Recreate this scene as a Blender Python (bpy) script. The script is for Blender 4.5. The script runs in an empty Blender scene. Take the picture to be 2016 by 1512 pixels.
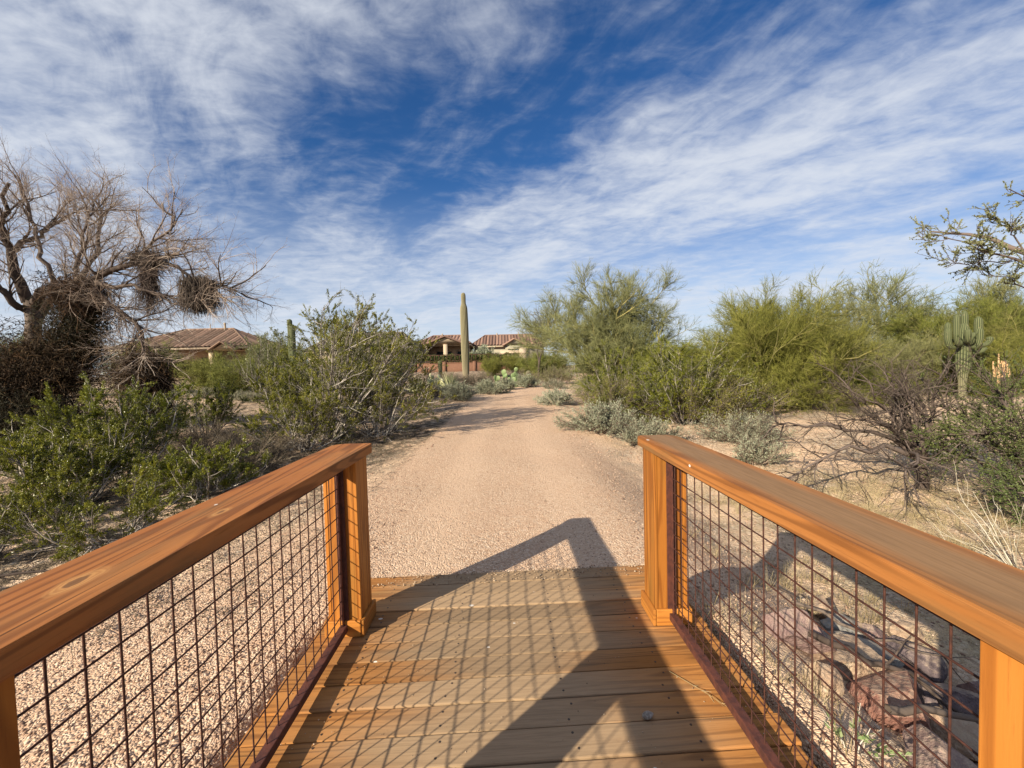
import bpy, math
import numpy as np
from mathutils import Matrix, Vector

# ------------------------------------------------------------------ camera, sky, sun, exposure
scn = bpy.context.scene
COL = scn.collection
R = math.radians

cam_d = bpy.data.cameras.new('camera')
cam_d.lens = 14.452
cam_d.sensor_width = 36.0
cam_d.clip_start = 0.02
cam_d.clip_end = 6000
cam = bpy.data.objects.new('camera', cam_d)
COL.objects.link(cam)
cam.matrix_world = Matrix(((0.99951105, 0.02634923, -0.01683377, 0.0091),
                           (-0.01776848, 0.03565132, -0.99920632, 0.0),
                           (-0.02572817, 0.99901687, 0.03610207, 1.4352),
                           (0, 0, 0, 1)))
scn.camera = cam

LIGHT = Vector((1.51, 1.45, -1.0)).normalized()          # travel direction of the sunlight
SUN_EL = math.asin(-LIGHT.z)
SUN_AZ = math.atan2(-LIGHT.x, -LIGHT.y)                  # from +Y towards +X

sun_d = bpy.data.lights.new('sun', 'SUN')
sun_d.energy = 5.0
sun_d.angle = R(0.53)
sun_d.color = (1.0, 0.885, 0.70)
sun = bpy.data.objects.new('sun', sun_d)
COL.objects.link(sun)
sun.rotation_euler = LIGHT.to_track_quat('-Z', 'Y').to_euler()

scn.view_settings.view_transform = 'Standard'
scn.view_settings.look = 'None'
scn.view_settings.gamma = 1.0
scn.view_settings.use_curve_mapping = False
scn.view_settings.exposure = 0.95


class NT:
    """tiny helper round a node tree"""
    def __init__(self, tree):
        self.t = tree
        tree.nodes.clear()

    def n(self, kind, props=None, **ins):
        nd = self.t.nodes.new(kind)
        for k, v in (props or {}).items():
            setattr(nd, k, v)
        for k, v in ins.items():
            key = int(k[1:]) if k[0] == '_' and k[1:].isdigit() else k.replace('_', ' ')
            self.set(nd, key, v)
        return nd

    def set(self, nd, key, v):
        s = nd.inputs[key]
        if isinstance(v, bpy.types.NodeSocket):
            self.t.links.new(v, s)
        elif isinstance(v, bpy.types.Node):
            self.t.links.new(v.outputs[0], s)
        else:
            s.default_value = v

    def math(self, op, a, b=0.0, c=0.0, clamp=False):
        return self.n('ShaderNodeMath', {'operation': op, 'use_clamp': clamp}, _0=a, _1=b, _2=c).outputs[0]

    def vm(self, op, a, b=(0, 0, 0)):
        nd = self.n('ShaderNodeVectorMath', {'operation': op}, _0=a, _1=b)
        return nd.outputs['Value'] if op in ('DOT_PRODUCT', 'LENGTH', 'DISTANCE') else nd.outputs[0]

    def mix(self, f, a, b, mode='MIX'):
        nd = self.n('ShaderNodeMix', {'data_type': 'RGBA', 'blend_type': mode, 'clamp_factor': True})
        for key, v in ((0, f), (6, a), (7, b)):
            if isinstance(v, (tuple, list)) and len(v) == 3:
                v = (*v, 1.0)
            self.set(nd, key, v)
        return nd.outputs[2]

    def ramp(self, f, stops, interp='LINEAR'):
        nd = self.n('ShaderNodeValToRGB')
        cr = nd.color_ramp
        cr.interpolation = interp
        while len(cr.elements) < len(stops):
            cr.elements.new(0.5)
        for e, (p, c) in zip(cr.elements, stops):
            e.position = p
            e.color = (*c, 1.0) if isinstance(c, (tuple, list)) else (c, c, c, 1.0)
        self.set(nd, 0, f)
        return nd.outputs[0]

    def smooth(self, x, a, b):
        return self.n('ShaderNodeMapRange', {'interpolation_type': 'SMOOTHSTEP'}, _0=x, _1=a, _2=b, _3=0.0, _4=1.0).outputs[0]

    def noise(self, vec, scale, detail=3.0, rough=0.55, dist=0.0, out=0):
        return self.n('ShaderNodeTexNoise', {}, Vector=vec, Scale=scale, Detail=detail, Roughness=rough, Distortion=dist).outputs[out]


# --- world: physical sky with thin cirrus / altocumulus sheets laid out on a cloud plane
world = bpy.data.worlds.new('World')
scn.world = world
world.use_nodes = True
w = NT(world.node_tree)
sky = w.n('ShaderNodeTexSky', {'sky_type': 'NISHITA', 'sun_disc': False})
sky.sun_elevation = SUN_EL
sky.sun_rotation = SUN_AZ
sky.altitude = 700
sky.air_density = 1.0
sky.dust_density = 0.15
sky.ozone_density = 4.0
direc = w.n('ShaderNodeTexCoord').outputs['Generated']
sep = w.n('ShaderNodeSeparateXYZ', {}, _0=direc)
zz = w.math('ADD', w.math('MAXIMUM', sep.outputs[2], 0.0), 0.1)
u = w.math('DIVIDE', sep.outputs[0], zz)
v = w.math('DIVIDE', sep.outputs[1], zz)
along = w.math('ADD', w.math('MULTIPLY', u, -0.67), w.math('MULTIPLY', v, 0.74))
across = w.math('ADD', w.math('MULTIPLY', u, 0.74), w.math('MULTIPLY', v, 0.67))
uv = w.n('ShaderNodeCombineXYZ', {}, X=along, Y=across, Z=0.0).outputs[0]
big = w.noise(uv, 0.8, 2.0, 0.5)
wob = w.math('MULTIPLY', w.math('SUBTRACT', big, 0.5), 0.8)
ph = w.math('MULTIPLY', w.math('SUBTRACT', w.math('ADD', across, wob), 0.86), 2 * math.pi / 2.15)
band = w.math('MULTIPLY', w.math('COSINE', ph), -0.5)                    # -0.5 in the clear lane, +0.5 in the sheets
lowk = w.smooth(v, 1.45, 2.6)
band = w.math('ADD', w.math('MULTIPLY', band, w.math('SUBTRACT', 1.0, w.math('MULTIPLY', lowk, 0.72))), w.math('MULTIPLY', lowk, 0.10))
suv = w.n('ShaderNodeCombineXYZ', {}, X=w.math('MULTIPLY', along, 0.62), Y=across, Z=3.7).outputs[0]
warp = w.n('ShaderNodeTexNoise', {}, Vector=suv, Scale=1.5, Detail=3.0).outputs[1]
suv2 = w.vm('ADD', suv, w.vm('MULTIPLY', w.vm('SUBTRACT', warp, (0.5, 0.5, 0.5)), (0.75, 0.75, 0.0)))
n1 = w.noise(suv2, 2.1, 9.0, 0.60)
ruv = w.n('ShaderNodeCombineXYZ', {}, X=u, Y=w.math('MULTIPLY', v, 1.6), Z=1.3).outputs[0]
ruv = w.vm('ADD', ruv, w.vm('MULTIPLY', w.vm('SUBTRACT', warp, (0.5, 0.5, 0.5)), (0.25, 0.25, 0.0)))
n2 = w.noise(ruv, 7.5, 6.0, 0.60, 0.3)                                   # rows of small puffs
n3 = w.noise(suv2, 5.0, 5.0, 0.6)
dens = w.math('ADD', w.math('MULTIPLY', w.math('SUBTRACT', n1, 0.5), 2.5), w.math('MULTIPLY', w.math('SUBTRACT', n3, 0.5), 0.9))
dens = w.math('ADD', dens, w.math('MULTIPLY', w.math('SUBTRACT', n2, 0.5), 1.0))
dens = w.math('ADD', dens, w.math('MULTIPLY', band, 1.0))
dens = w.math('POWER', w.smooth(dens, -0.70, 0.85), 1.25)
dens = w.math('MULTIPLY', dens, 0.88)
haze_k = w.math('MULTIPLY', w.math('SUBTRACT', 1.0, w.smooth(sep.outputs[2], 0.0, 0.42)), 0.72)      # thin veil far out over the horizon
dens = w.math('SUBTRACT', 1.0, w.math('MULTIPLY', w.math('SUBTRACT', 1.0, dens), w.math('SUBTRACT', 1.0, haze_k)))
cloud = w.mix(w.smooth(sep.outputs[2], 0.0, 0.45), (7.2, 7.7, 8.6), (7.6, 8.0, 8.7))
deep = w.n('ShaderNodeHueSaturation', {}, Color=sky.outputs[0], Hue=.507, Saturation=1.22, Value=1.12).outputs[0]
colour = w.mix(dens, deep, cloud)
bg = w.n('ShaderNodeBackground', {}, Color=colour, Strength=0.052)
w.n('ShaderNodeOutputWorld', {}, Surface=bg.outputs[0])

# ------------------------------------------------------------------ mesh helpers
RNG = np.random.default_rng(11)


def norm(a):
    return a / np.maximum(np.linalg.norm(a, axis=-1, keepdims=True), 1e-9)


class G:
    """geometry collector: vertices, tris, quads and one float attribute v"""
    def __init__(self):
        self.V, self.Q, self.T, self.A, self.c = [], [], [], [], 0

    def add(self, V, Q=None, T=None, v=0.5):
        V = np.asarray(V, float).reshape(-1, 3)
        n = len(V)
        self.V.append(V)
        if Q is not None and len(Q):
            self.Q.append(np.asarray(Q, np.int64).reshape(-1, 4) + self.c)
        if T is not None and len(T):
            self.T.append(np.asarray(T, np.int64).reshape(-1, 3) + self.c)
        self.A.append(np.broadcast_to(np.asarray(v, float), (n,)))
        self.c += n

    def tubes(self, P, r0, r1, sides=4, v=None, power=1.0):
        P = np.asarray(P, float)
        N, K, _ = P.shape
        if N == 0:
            return
        r0 = np.broadcast_to(np.asarray(r0, float), (N,))
        r1 = np.broadcast_to(np.asarray(r1, float), (N,))
        t = np.linspace(0, 1, K)[None, :] ** power
        r = r0[:, None] * (1 - t) + r1[:, None] * t
        tan = np.empty_like(P)
        tan[:, 1:-1] = P[:, 2:] - P[:, :-2]
        tan[:, 0] = P[:, 1] - P[:, 0]
        tan[:, -1] = P[:, -1] - P[:, -2]
        tan = norm(tan)
        ref = norm(np.array([0.31, 0.77, 0.22]) + 0.001)[None, None, :]
        alt = np.array([0.8, -0.2, 0.55])[None, None, :]
        bad = np.abs((tan * ref).sum(-1)).max(1) > 0.93
        rf = np.where(bad[:, None, None], alt, ref) * np.ones_like(tan)
        b1 = norm(np.cross(tan, rf))
        b2 = np.cross(tan, b1)
        a = np.arange(sides) * 2 * np.pi / sides
        ring = (b1[:, :, None, :] * np.cos(a)[None, None, :, None] + b2[:, :, None, :] * np.sin(a)[None, None, :, None])
        V = P[:, :, None, :] + ring * r[:, :, None, None]
        i = np.arange(N)[:, None, None] * K * sides
        k = np.arange(K - 1)[None, :, None] * sides
        s = np.arange(sides)[None, None, :]
        s2 = (s + 1) % sides
        Q = np.stack([i + k + s, i + k + s2, i + k + sides + s2, i + k + sides + s], -1)
        if v is None:
            v = RNG.random(N)
        self.add(V, Q=Q, v=np.repeat(np.broadcast_to(v, (N,)), K * sides))

    def spikes(self, A, B, r, v=None, sides=3):
        """thin tapering twigs from A to B"""
        A = np.asarray(A, float); B = np.asarray(B, float)
        N = len(A)
        if N == 0:
            return
        tan = norm(B - A)
        ref = np.where(np.abs(tan[:, 2:3]) > 0.8, np.array([[1., 0, 0]]), np.array([[0, 0, 1.]]))
        b1 = norm(np.cross(tan, ref)); b2 = np.cross(tan, b1)
        r = np.broadcast_to(np.asarray(r, float), (N,))[:, None]
        vs = []
        for q in range(sides):
            a = 2 * np.pi * q / sides
            vs.append(A + (b1 * math.cos(a) + b2 * math.sin(a)) * r)
        vs.append(B)
        V = np.stack(vs, 1)
        i = np.arange(N)[:, None] * (sides + 1)
        T = np.stack([np.stack([i[:, 0] + q, i[:, 0] + (q + 1) % sides, i[:, 0] + sides], -1) for q in range(sides)], 1)
        if v is None:
            v = RNG.random(N)
        self.add(V, T=T, v=np.repeat(np.broadcast_to(v, (N,)), sides + 1))

    def leaves(self, P, D, L, W, v=None):
        """kite shaped leaf at P pointing along D, folded a little along its rib"""
        N = len(P)
        if N == 0:
            return
        D = norm(D)
        S = norm(np.cross(D, RNG.normal(size=(N, 3))))
        U = np.cross(S, D)
        L = np.broadcast_to(np.asarray(L, float), (N,))[:, None]
        W = np.broadcast_to(np.asarray(W, float), (N,))[:, None]
        V = np.stack([P, P + D * L * .45 + S * W * .5 + U * W * .15, P + D * L, P + D * L * .45 - S * W * .5 + U * W * .15], 1)
        i = np.arange(N)[:, None] * 4
        if v is None:
            v = RNG.random(N)
        self.add(V, Q=i + np.arange(4)[None, :], v=np.repeat(np.broadcast_to(v, (N,)), 4))

    def box(self, x0, x1, y0, y1, z0, z1, v=0.5):
        V = [(x, y, z) for z in (z0, z1) for y in (y0, y1) for x in (x0, x1)]
        Q = [(0, 2, 3, 1), (4, 5, 7, 6), (0, 1, 5, 4), (2, 6, 7, 3), (0, 4, 6, 2), (1, 3, 7, 5)]
        self.add(V, Q=Q, v=v)

    def mesh(self, name, mat, smooth=False):
        me = bpy.data.meshes.new(name)
        V = np.concatenate(self.V)
        loops, starts, ls = [], [], 0
        if self.Q:
            q = np.concatenate(self.Q)
            loops.append(q.ravel()); starts.append(np.arange(len(q)) * 4); ls = len(q) * 4
        if self.T:
            t = np.concatenate(self.T)
            loops.append(t.ravel()); starts.append(ls + np.arange(len(t)) * 3)
        loops = np.concatenate(loops).astype(np.int32)
        starts = np.concatenate(starts).astype(np.int32)
        me.vertices.add(len(V)); me.vertices.foreach_set('co', V.astype(np.float32).ravel())
        me.loops.add(len(loops)); me.loops.foreach_set('vertex_index', loops)
        me.polygons.add(len(starts)); me.polygons.foreach_set('loop_start', starts)
        at = me.attributes.new('v', 'FLOAT', 'POINT')
        at.data.foreach_set('value', np.concatenate(self.A).astype(np.float32))
        if smooth:
            me.polygons.foreach_set('use_smooth', np.ones(len(starts), bool))
        me.update(calc_edges=True)
        me.validate()
        if mat is not None:
            me.materials.append(mat)
        return me


def link(name, data, parent=None, loc=(0, 0, 0), rot=(0, 0, 0), scale=None):
    o = bpy.data.objects.new(name, data)
    COL.objects.link(o)
    o.parent = parent
    o.location = loc
    o.rotation_euler = rot
    if scale is not None:
        o.scale = (scale, scale, scale) if not isinstance(scale, (tuple, list)) else scale
    return o


def tag(o, label, cat, group=None):
    o['label'] = label
    o['category'] = cat
    if group:
        o['group'] = group
    return o


def thing(name, label, cat, loc=(0, 0, 0), rz=0.0, group=None, scale=None):
    return tag(link(name, None, None, loc, (0, 0, rz), scale), label, cat, group)


def stuff(o):
    o['kind'] = 'stuff'
    return o


def structure(o):
    o['kind'] = 'structure'
    return o


def bevel_box(x0, x1, y0, y1, z0, z1, b=0.004):
    """box with eased (two-step) edges, as vertices and faces"""
    import bmesh
    bm = bmesh.new()
    bmesh.ops.create_cube(bm, size=1.0)
    for vv in bm.verts:
        vv.co = Vector(((x0 + x1) / 2 + vv.co.x * (x1 - x0), (y0 + y1) / 2 + vv.co.y * (y1 - y0), (z0 + z1) / 2 + vv.co.z * (z1 - z0)))
    bmesh.ops.bevel(bm, geom=list(bm.edges), offset=b, segments=2, profile=0.6, affect='EDGES')
    return bm


def bm_mesh(name, bm, mat, smooth=False):
    me = bpy.data.meshes.new(name)
    bm.to_mesh(me)
    bm.free()
    if smooth:
        for p in me.polygons:
            p.use_smooth = True
    if mat:
        me.materials.append(mat)
    return me


def bbox_obj(name, parent, mat, x0, x1, y0, y1, z0, z1, b=0.004):
    """eased box with its origin at its own middle, so grain follows the piece"""
    c = ((x0 + x1) / 2, (y0 + y1) / 2, (z0 + z1) / 2)
    me = bm_mesh(name, bevel_box(x0 - c[0], x1 - c[0], y0 - c[1], y1 - c[1], z0 - c[2], z1 - c[2], b), mat)
    return link(name, me, parent, c)


# ------------------------------------------------------------------ terrain shape
def sst(a, b, x):
    t = np.clip((x - a) / (b - a), 0, 1)
    return t * t * (3 - 2 * t)


def softp(x, k):
    return k * np.log1p(np.exp(np.minimum(30, x / k)))


def path_x(y):
    t = np.maximum(0, np.asarray(y, float) - 11)
    return np.where(t < 16, .0125 * t * t, 3.2 + .4 * (t - 16))


def vnoise(x, y, seed=0):
    """smooth value noise on arrays"""
    x = np.asarray(x, float); y = np.asarray(y, float)
    xi = np.floor(x).astype(np.int64); yi = np.floor(y).astype(np.int64)
    fx = x - xi; fy = y - yi
    fx = fx * fx * (3 - 2 * fx); fy = fy * fy * (3 - 2 * fy)

    def h(a, b):
        n = (a * 374761393 + b * 668265263 + seed * 974711) & 0x7fffffff
        n = ((n ^ (n >> 13)) * 1274126177) & 0x7fffffff
        return ((n ^ (n >> 16)) & 0xffff) / 65535.0
    return (h(xi, yi) * (1 - fx) + h(xi + 1, yi) * fx) * (1 - fy) + (h(xi, yi + 1) * (1 - fx) + h(xi + 1, yi + 1) * fx) * fy - 0.5


def gz(x, y):
    x = np.asarray(x, float); y = np.asarray(y, float)
    z = -.05 + .020 * softp(y - 6, 2) + .016 * softp(y - 32, 3) - .036 * softp(y - 90, 5)
    z = z - .25 * sst(1.3, 4, -x) * (1 - sst(5, 12, y))
    z = z - .52 * sst(1.05, 2.7, x) * (1 - sst(4.5, 10, y))
    under = sst(2.6, 2.2, y) * sst(1.15, .9, -x) * sst(1.25, 1.0, x)                    # hollow below the deck
    z = z - under * (.45 - .0 * x)
    off = sst(1.5, 2.6, np.abs(x - path_x(y)))
    z = z + off * (.10 * vnoise(x * .5, y * .5, 1) + .06 * vnoise(x * 1.7, y * 1.7, 2) + .025 * vnoise(x * 5, y * 5, 3))
    z = z + (1 - off) * (.02 * vnoise(x * 1.1, y * 1.1, 4) + .05 * np.exp(-((y - 13.5) / 2.2) ** 2))
    return z


def gzf(x, y):
    return float(gz(np.array([x]), np.array([y]))[0])


def at(x, y, dz=0.0):
    return (x, y, gzf(x, y) + dz)


# ------------------------------------------------------------------ materials
def mat(name):
    m = bpy.data.materials.new(name)
    m.use_nodes = True
    return m, NT(m.node_tree)


def finish(t, bsdf):
    t.n('ShaderNodeOutputMaterial', {}, Surface=bsdf.outputs[0])


def wood(name, base, dark, light, axis=0, rough=0.6, worn=None, worn_axis=0, worn_lo=0.3, worn_hi=0.8, worn_amt=1.0,
         knots=(), world_worn=False, grain=1.0, grey=.45, flecks=0.0):
    """stained lumber: long grain along one local axis, rings, dark streaks; optional faded tread zone"""
    m, t = mat(name)
    tc = t.n('ShaderNodeTexCoord').outputs['Object']
    rnd = t.n('ShaderNodeObjectInfo').outputs['Random']
    off = t.vm('MULTIPLY', t.n('ShaderNodeCombineXYZ', {}, X=rnd, Y=rnd, Z=rnd).outputs[0], (37.0, 53.0, 71.0))
    p = t.vm('ADD', tc, off)
    sc = [16.0, 16.0, 16.0]
    sc[axis] = 0.9
    ps = t.vm('MULTIPLY', p, tuple(sc))
    wv = t.n('ShaderNodeTexNoise', {}, Vector=ps, Scale=0.35, Detail=2.0).outputs[0]
    ring = t.math('SINE', t.math('MULTIPLY', wv, 85.0))
    ring = t.math('MULTIPLY_ADD', ring, 0.5, 0.5)
    fine = t.noise(t.vm('MULTIPLY', p, tuple(s * 9 for s in sc)), 1.0, 4.0, 0.6)
    mid = t.noise(ps, 0.6, 3.0, 0.55)
    c = t.mix(t.smooth(mid, 0.3, 0.7), base, light)
    c = t.mix(t.math('MULTIPLY', t.smooth(ring, 0.5, 1.0), 0.55 * grain), c, dark)
    c = t.mix(t.math('MULTIPLY', t.smooth(fine, 0.5, 0.8), 0.5 * grain), c, dark)
    chk = t.noise(t.vm('MULTIPLY', p, tuple((0.35 if i == axis else 34.0) for i in range(3))), 1.6, 3.0, 0.6)
    c = t.mix(t.math('MULTIPLY', t.smooth(chk, .64, .70), .75), c, tuple(x * .35 for x in dark))               # drying checks
    gry = t.noise(t.vm('MULTIPLY', p, tuple((1.2 if i == axis else 7.0) for i in range(3))), 1.0, 4.0, 0.65)
    c = t.mix(t.math('MULTIPLY', t.smooth(gry, .50, .72), grey), c, (base[0] * .62, base[1] * .95, base[2] * 1.5))
    flk = t.n('ShaderNodeTexVoronoi', {'feature': 'F1'}, Vector=t.vm('MULTIPLY', p, tuple((7.0 if i == axis else 11.0) for i in range(3))), Scale=1.0)
    val = t.math('MULTIPLY_ADD', rnd, 0.42, 0.78)
    hsv = t.n('ShaderNodeHueSaturation', {}, Color=c, Value=val, Saturation=1.0)
    c = hsv.outputs[0]
    if worn is not None:
        src = t.n('ShaderNodeNewGeometry').outputs['Position'] if world_worn else tc
        sx = t.n('ShaderNodeSeparateXYZ', {}, _0=src).outputs[worn_axis]
        patch = t.noise(t.vm('MULTIPLY', p, tuple(s * .25 for s in sc)), 0.8, 3.0, 0.6)
        d = t.math('ADD', t.math('ABSOLUTE', sx), t.math('MULTIPLY', t.math('SUBTRACT', patch, 0.5), (worn_hi - worn_lo) * 1.6))
        k = t.math('SUBTRACT', 1.0, t.smooth(d, worn_lo, worn_hi))
        wc = t.mix(t.math('MULTIPLY', t.smooth(fine, 0.35, 0.75), 0.55), worn, tuple(x * .62 for x in worn))
        wc = t.mix(t.math('MULTIPLY', t.smooth(ring, 0.6, 1.0), 0.25), wc, tuple(x * .6 for x in worn))
        wc = t.n('ShaderNodeHueSaturation', {}, Color=wc, Value=val).outputs[0]
        c = t.mix(t.math('MULTIPLY', k, worn_amt), c, wc)
        # black mildew / dirt blotches with a shape of their own
        bl = t.noise(t.vm('ADD', t.vm('MULTIPLY', p, (6.0, 6.0, 6.0)), (9.0, 2.0, 4.0)), 1.0, 5.0, 0.7)
        c = t.mix(t.math('MULTIPLY', t.smooth(bl, 0.66, 0.8), 0.5), c, (0.05, 0.045, 0.03))
    for (kx, ky, kr) in knots:
        q = t.vm('MULTIPLY', t.vm('SUBTRACT', tc, (kx, ky, 0)), (1.0, 0.40, 0.0))
        q = t.vm('ADD', q, t.vm('MULTIPLY', t.vm('SUBTRACT', t.n('ShaderNodeTexNoise', {}, Vector=tc, Scale=22.0, Detail=4.0).outputs[1], (.5, .5, .5)), (0.02, 0.02, 0)))
        dd = t.vm('LENGTH', q)
        rings = t.math('MULTIPLY_ADD', t.math('SINE', t.math('MULTIPLY', dd, 900.0)), .5, .5)
        halo = t.mix(t.math('MULTIPLY', rings, .55), (.50, .26, .09), (.27, .11, .035))
        c = t.mix(t.math('MULTIPLY', t.math('SUBTRACT', 1.0, t.smooth(dd, kr * .45, kr)), 0.7), c, halo)
        c = t.mix(t.math('MULTIPLY', t.math('SUBTRACT', 1.0, t.smooth(dd, kr * .22, kr * .36)), 0.85), c, (0.13, 0.06, 0.025))
    if flecks:
        fsz = t.n('ShaderNodeSeparateXYZ', {}, _0=flk.outputs['Color']).outputs[0]
        fk = t.math('LESS_THAN', flk.outputs['Distance'], t.math('MULTIPLY', t.math('SUBTRACT', fsz, .55), .22))
        c = t.mix(t.math('MULTIPLY', fk, flecks), c, (.75, .72, .66))
    h = t.math('ADD', t.math('MULTIPLY', fine, 0.6), t.math('MULTIPLY', ring, 0.25))
    bmp = t.n('ShaderNodeBump', {}, Strength=0.35, Distance=0.002, Height=h)
    ro = t.math('MULTIPLY_ADD', fine, 0.25, rough + .05)
    finish(t, t.n('ShaderNodeBsdfPrincipled', {}, Base_Color=c, Roughness=ro, Normal=bmp.outputs[0], Specular_IOR_Level=0.22))
    return m


def foliage(name, cols, trans=0.3, rough=0.55, gloss=0.0):
    m, t = mat(name)
    a = t.n('ShaderNodeAttribute', {'attribute_name': 'v'}).outputs['Fac']
    rnd = t.n('ShaderNodeObjectInfo').outputs['Random']
    stops = [(i / (len(cols) - 1), c) for i, c in enumerate(cols)]
    c = t.ramp(a, stops)
    pos = t.n('ShaderNodeNewGeometry').outputs['Position']
    nz = t.noise(pos, 1.4, 2.0)
    c = t.n('ShaderNodeHueSaturation', {}, Color=c, Hue=t.math('MULTIPLY_ADD', rnd, 0.024, 0.488),
            Value=t.math('MULTIPLY_ADD', nz, 0.9, 0.55)).outputs[0]
    d = t.n('ShaderNodeBsdfPrincipled', {}, Base_Color=c, Roughness=rough, Specular_IOR_Level=0.25 + gloss)
    if trans <= 0:
        finish(t, d)
        return m
    tr = t.n('ShaderNodeBsdfTranslucent', {}, Color=c)
    mx = t.n('ShaderNodeMixShader', {}, _0=trans, _1=d.outputs[0], _2=tr.outputs[0])
    finish(t, mx)
    return m


def bark(name, a, b, c3=None, scale=9.0, rough=0.85):
    m, t = mat(name)
    at_ = t.n('ShaderNodeAttribute', {'attribute_name': 'v'}).outputs['Fac']
    pos = t.n('ShaderNodeTexCoord').outputs['Object']
    n = t.noise(t.vm('MULTIPLY', pos, (1, 1, .35)), scale, 4.0, 0.65)
    col = t.mix(t.smooth(n, .35, .7), a, b)
    if c3:
        col = t.mix(t.smooth(at_, .3, .9), col, c3)
    bmp = t.n('ShaderNodeBump', {}, Strength=0.6, Distance=0.01, Height=n)
    finish(t, t.n('ShaderNodeBsdfPrincipled', {}, Base_Color=col, Roughness=rough, Normal=bmp.outputs[0], Specular_IOR_Level=0.2))
    return m


def plain(name, a, b=None, scale=6.0, rough=0.8, bump=0.2, metal=0.0, detail=4.0):
    m, t = mat(name)
    pos = t.n('ShaderNodeTexCoord').outputs['Object']
    n = t.noise(pos, scale, detail, 0.6)
    col = t.mix(t.smooth(n, .3, .7), a, b or tuple(x * .8 for x in a))
    bmp = t.n('ShaderNodeBump', {}, Strength=bump, Distance=0.01, Height=n)
    finish(t, t.n('ShaderNodeBsdfPrincipled', {}, Base_Color=col, Roughness=rough, Metallic=metal, Normal=bmp.outputs[0], Specular_IOR_Level=0.3))
    return m


def ground_material():
    m, t = mat('desert_ground')
    pos = t.n('ShaderNodeNewGeometry').outputs['Position']
    A = lambda nm: t.n('ShaderNodeAttribute', {'attribute_name': nm}).outputs['Fac']
    path, litter, dry = A('path'), A('litter'), A('dry')
    jit = t.vm('ADD', pos, t.vm('MULTIPLY', t.n('ShaderNodeTexNoise', {}, Vector=pos, Scale=14.0, Detail=2.0).outputs[1], (0.05, 0.05, 0.05)))
    vo = t.n('ShaderNodeTexVoronoi', {'feature': 'F1'}, Vector=jit, Scale=85.0, Randomness=1.0)
    vo2 = t.n('ShaderNodeTexVoronoi', {'feature': 'F1'}, Vector=jit, Scale=27.0, Randomness=1.0)
    rnd = t.n('ShaderNodeSeparateXYZ', {}, _0=vo.outputs['Color']).outputs[0]
    rnd2 = t.n('ShaderNodeSeparateXYZ', {}, _0=vo2.outputs['Color']).outputs[1]
    fineg = t.ramp(rnd, [(0.0, (.40, .255, .17)), (0.25, (.53, .36, .24)), (0.55, (.60, .42, .29)), (0.8, (.67, .50, .355)), (1.0, (.74, .61, .46))])
    edge = t.smooth(vo.outputs['Distance'], 0.25, 0.75)
    fineg = t.mix(t.math('MULTIPLY', edge, 0.42), fineg, (.30, .18, .11))
    coarse = t.ramp(rnd2, [(0.0, (.15, .115, .09)), (0.3, (.33, .26, .19)), (0.6, (.42, .34, .25)), (0.85, (.50, .43, .33)), (1.0, (.60, .55, .46))])
    edge2 = t.smooth(vo2.outputs['Distance'], 0.3, 0.8)
    coarse = t.mix(t.math('MULTIPLY', edge2, 0.7), coarse, (.11, .075, .05))
    patch = t.noise(pos, 0.9, 4.0, 0.6)
    sandy = t.mix(t.smooth(t.noise(pos, 90.0, 2.0), .35, .7), (.66, .48, .33), (.55, .385, .255))
    dirt = t.mix(t.math('MULTIPLY', t.smooth(patch, .42, .62), 0.8), sandy, coarse)
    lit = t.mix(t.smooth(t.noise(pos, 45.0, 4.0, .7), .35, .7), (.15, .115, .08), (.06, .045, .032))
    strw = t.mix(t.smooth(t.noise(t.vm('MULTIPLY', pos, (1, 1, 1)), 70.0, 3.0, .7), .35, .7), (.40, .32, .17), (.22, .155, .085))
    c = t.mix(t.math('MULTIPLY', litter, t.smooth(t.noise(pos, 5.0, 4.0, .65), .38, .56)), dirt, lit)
    c = t.mix(t.math('MULTIPLY', dry, t.smooth(t.noise(pos, 2.6, 4.0, .65), .36, .6)), c, strw)
    pth = t.mix(t.math('MULTIPLY', t.smooth(patch, .40, .65), .35), fineg, (.54, .36, .24))
    pn = t.math('ADD', path, t.math('MULTIPLY', t.math('SUBTRACT', t.noise(pos, 3.5, 4.0, .7), 0.5), 0.7))
    track = t.n('ShaderNodeSeparateXYZ', {}, _0=pos).outputs[0]
    trk = t.math('ABSOLUTE', t.math('SUBTRACT', t.math('ABSOLUTE', t.math('ADD', track, t.math('MULTIPLY', t.math('SUBTRACT', patch, .5), .5))), .62))
    pth = t.mix(t.math('MULTIPLY', t.math('SUBTRACT', 1.0, t.smooth(trk, .08, .34)), .30), pth, (.66, .47, .325))      # packed wheel lines
    c = t.mix(t.smooth(pn, .3, .7), c, pth)
    hgt = t.math('ADD', t.math('MULTIPLY', vo.outputs['Distance'], -0.5), t.math('MULTIPLY', t.math('MULTIPLY', vo2.outputs['Distance'], -1.0), t.math('SUBTRACT', 1.0, path)))
    hgt = t.math('ADD', hgt, t.math('MULTIPLY', t.noise(pos, 18.0, 3.0), 0.7))
    bmp = t.n('ShaderNodeBump', {}, Strength=0.9, Distance=0.022, Height=hgt)
    finish(t, t.n('ShaderNodeBsdfPrincipled', {}, Base_Color=c, Roughness=0.95, Normal=bmp.outputs[0], Specular_IOR_Level=0.1))
    return m


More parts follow.
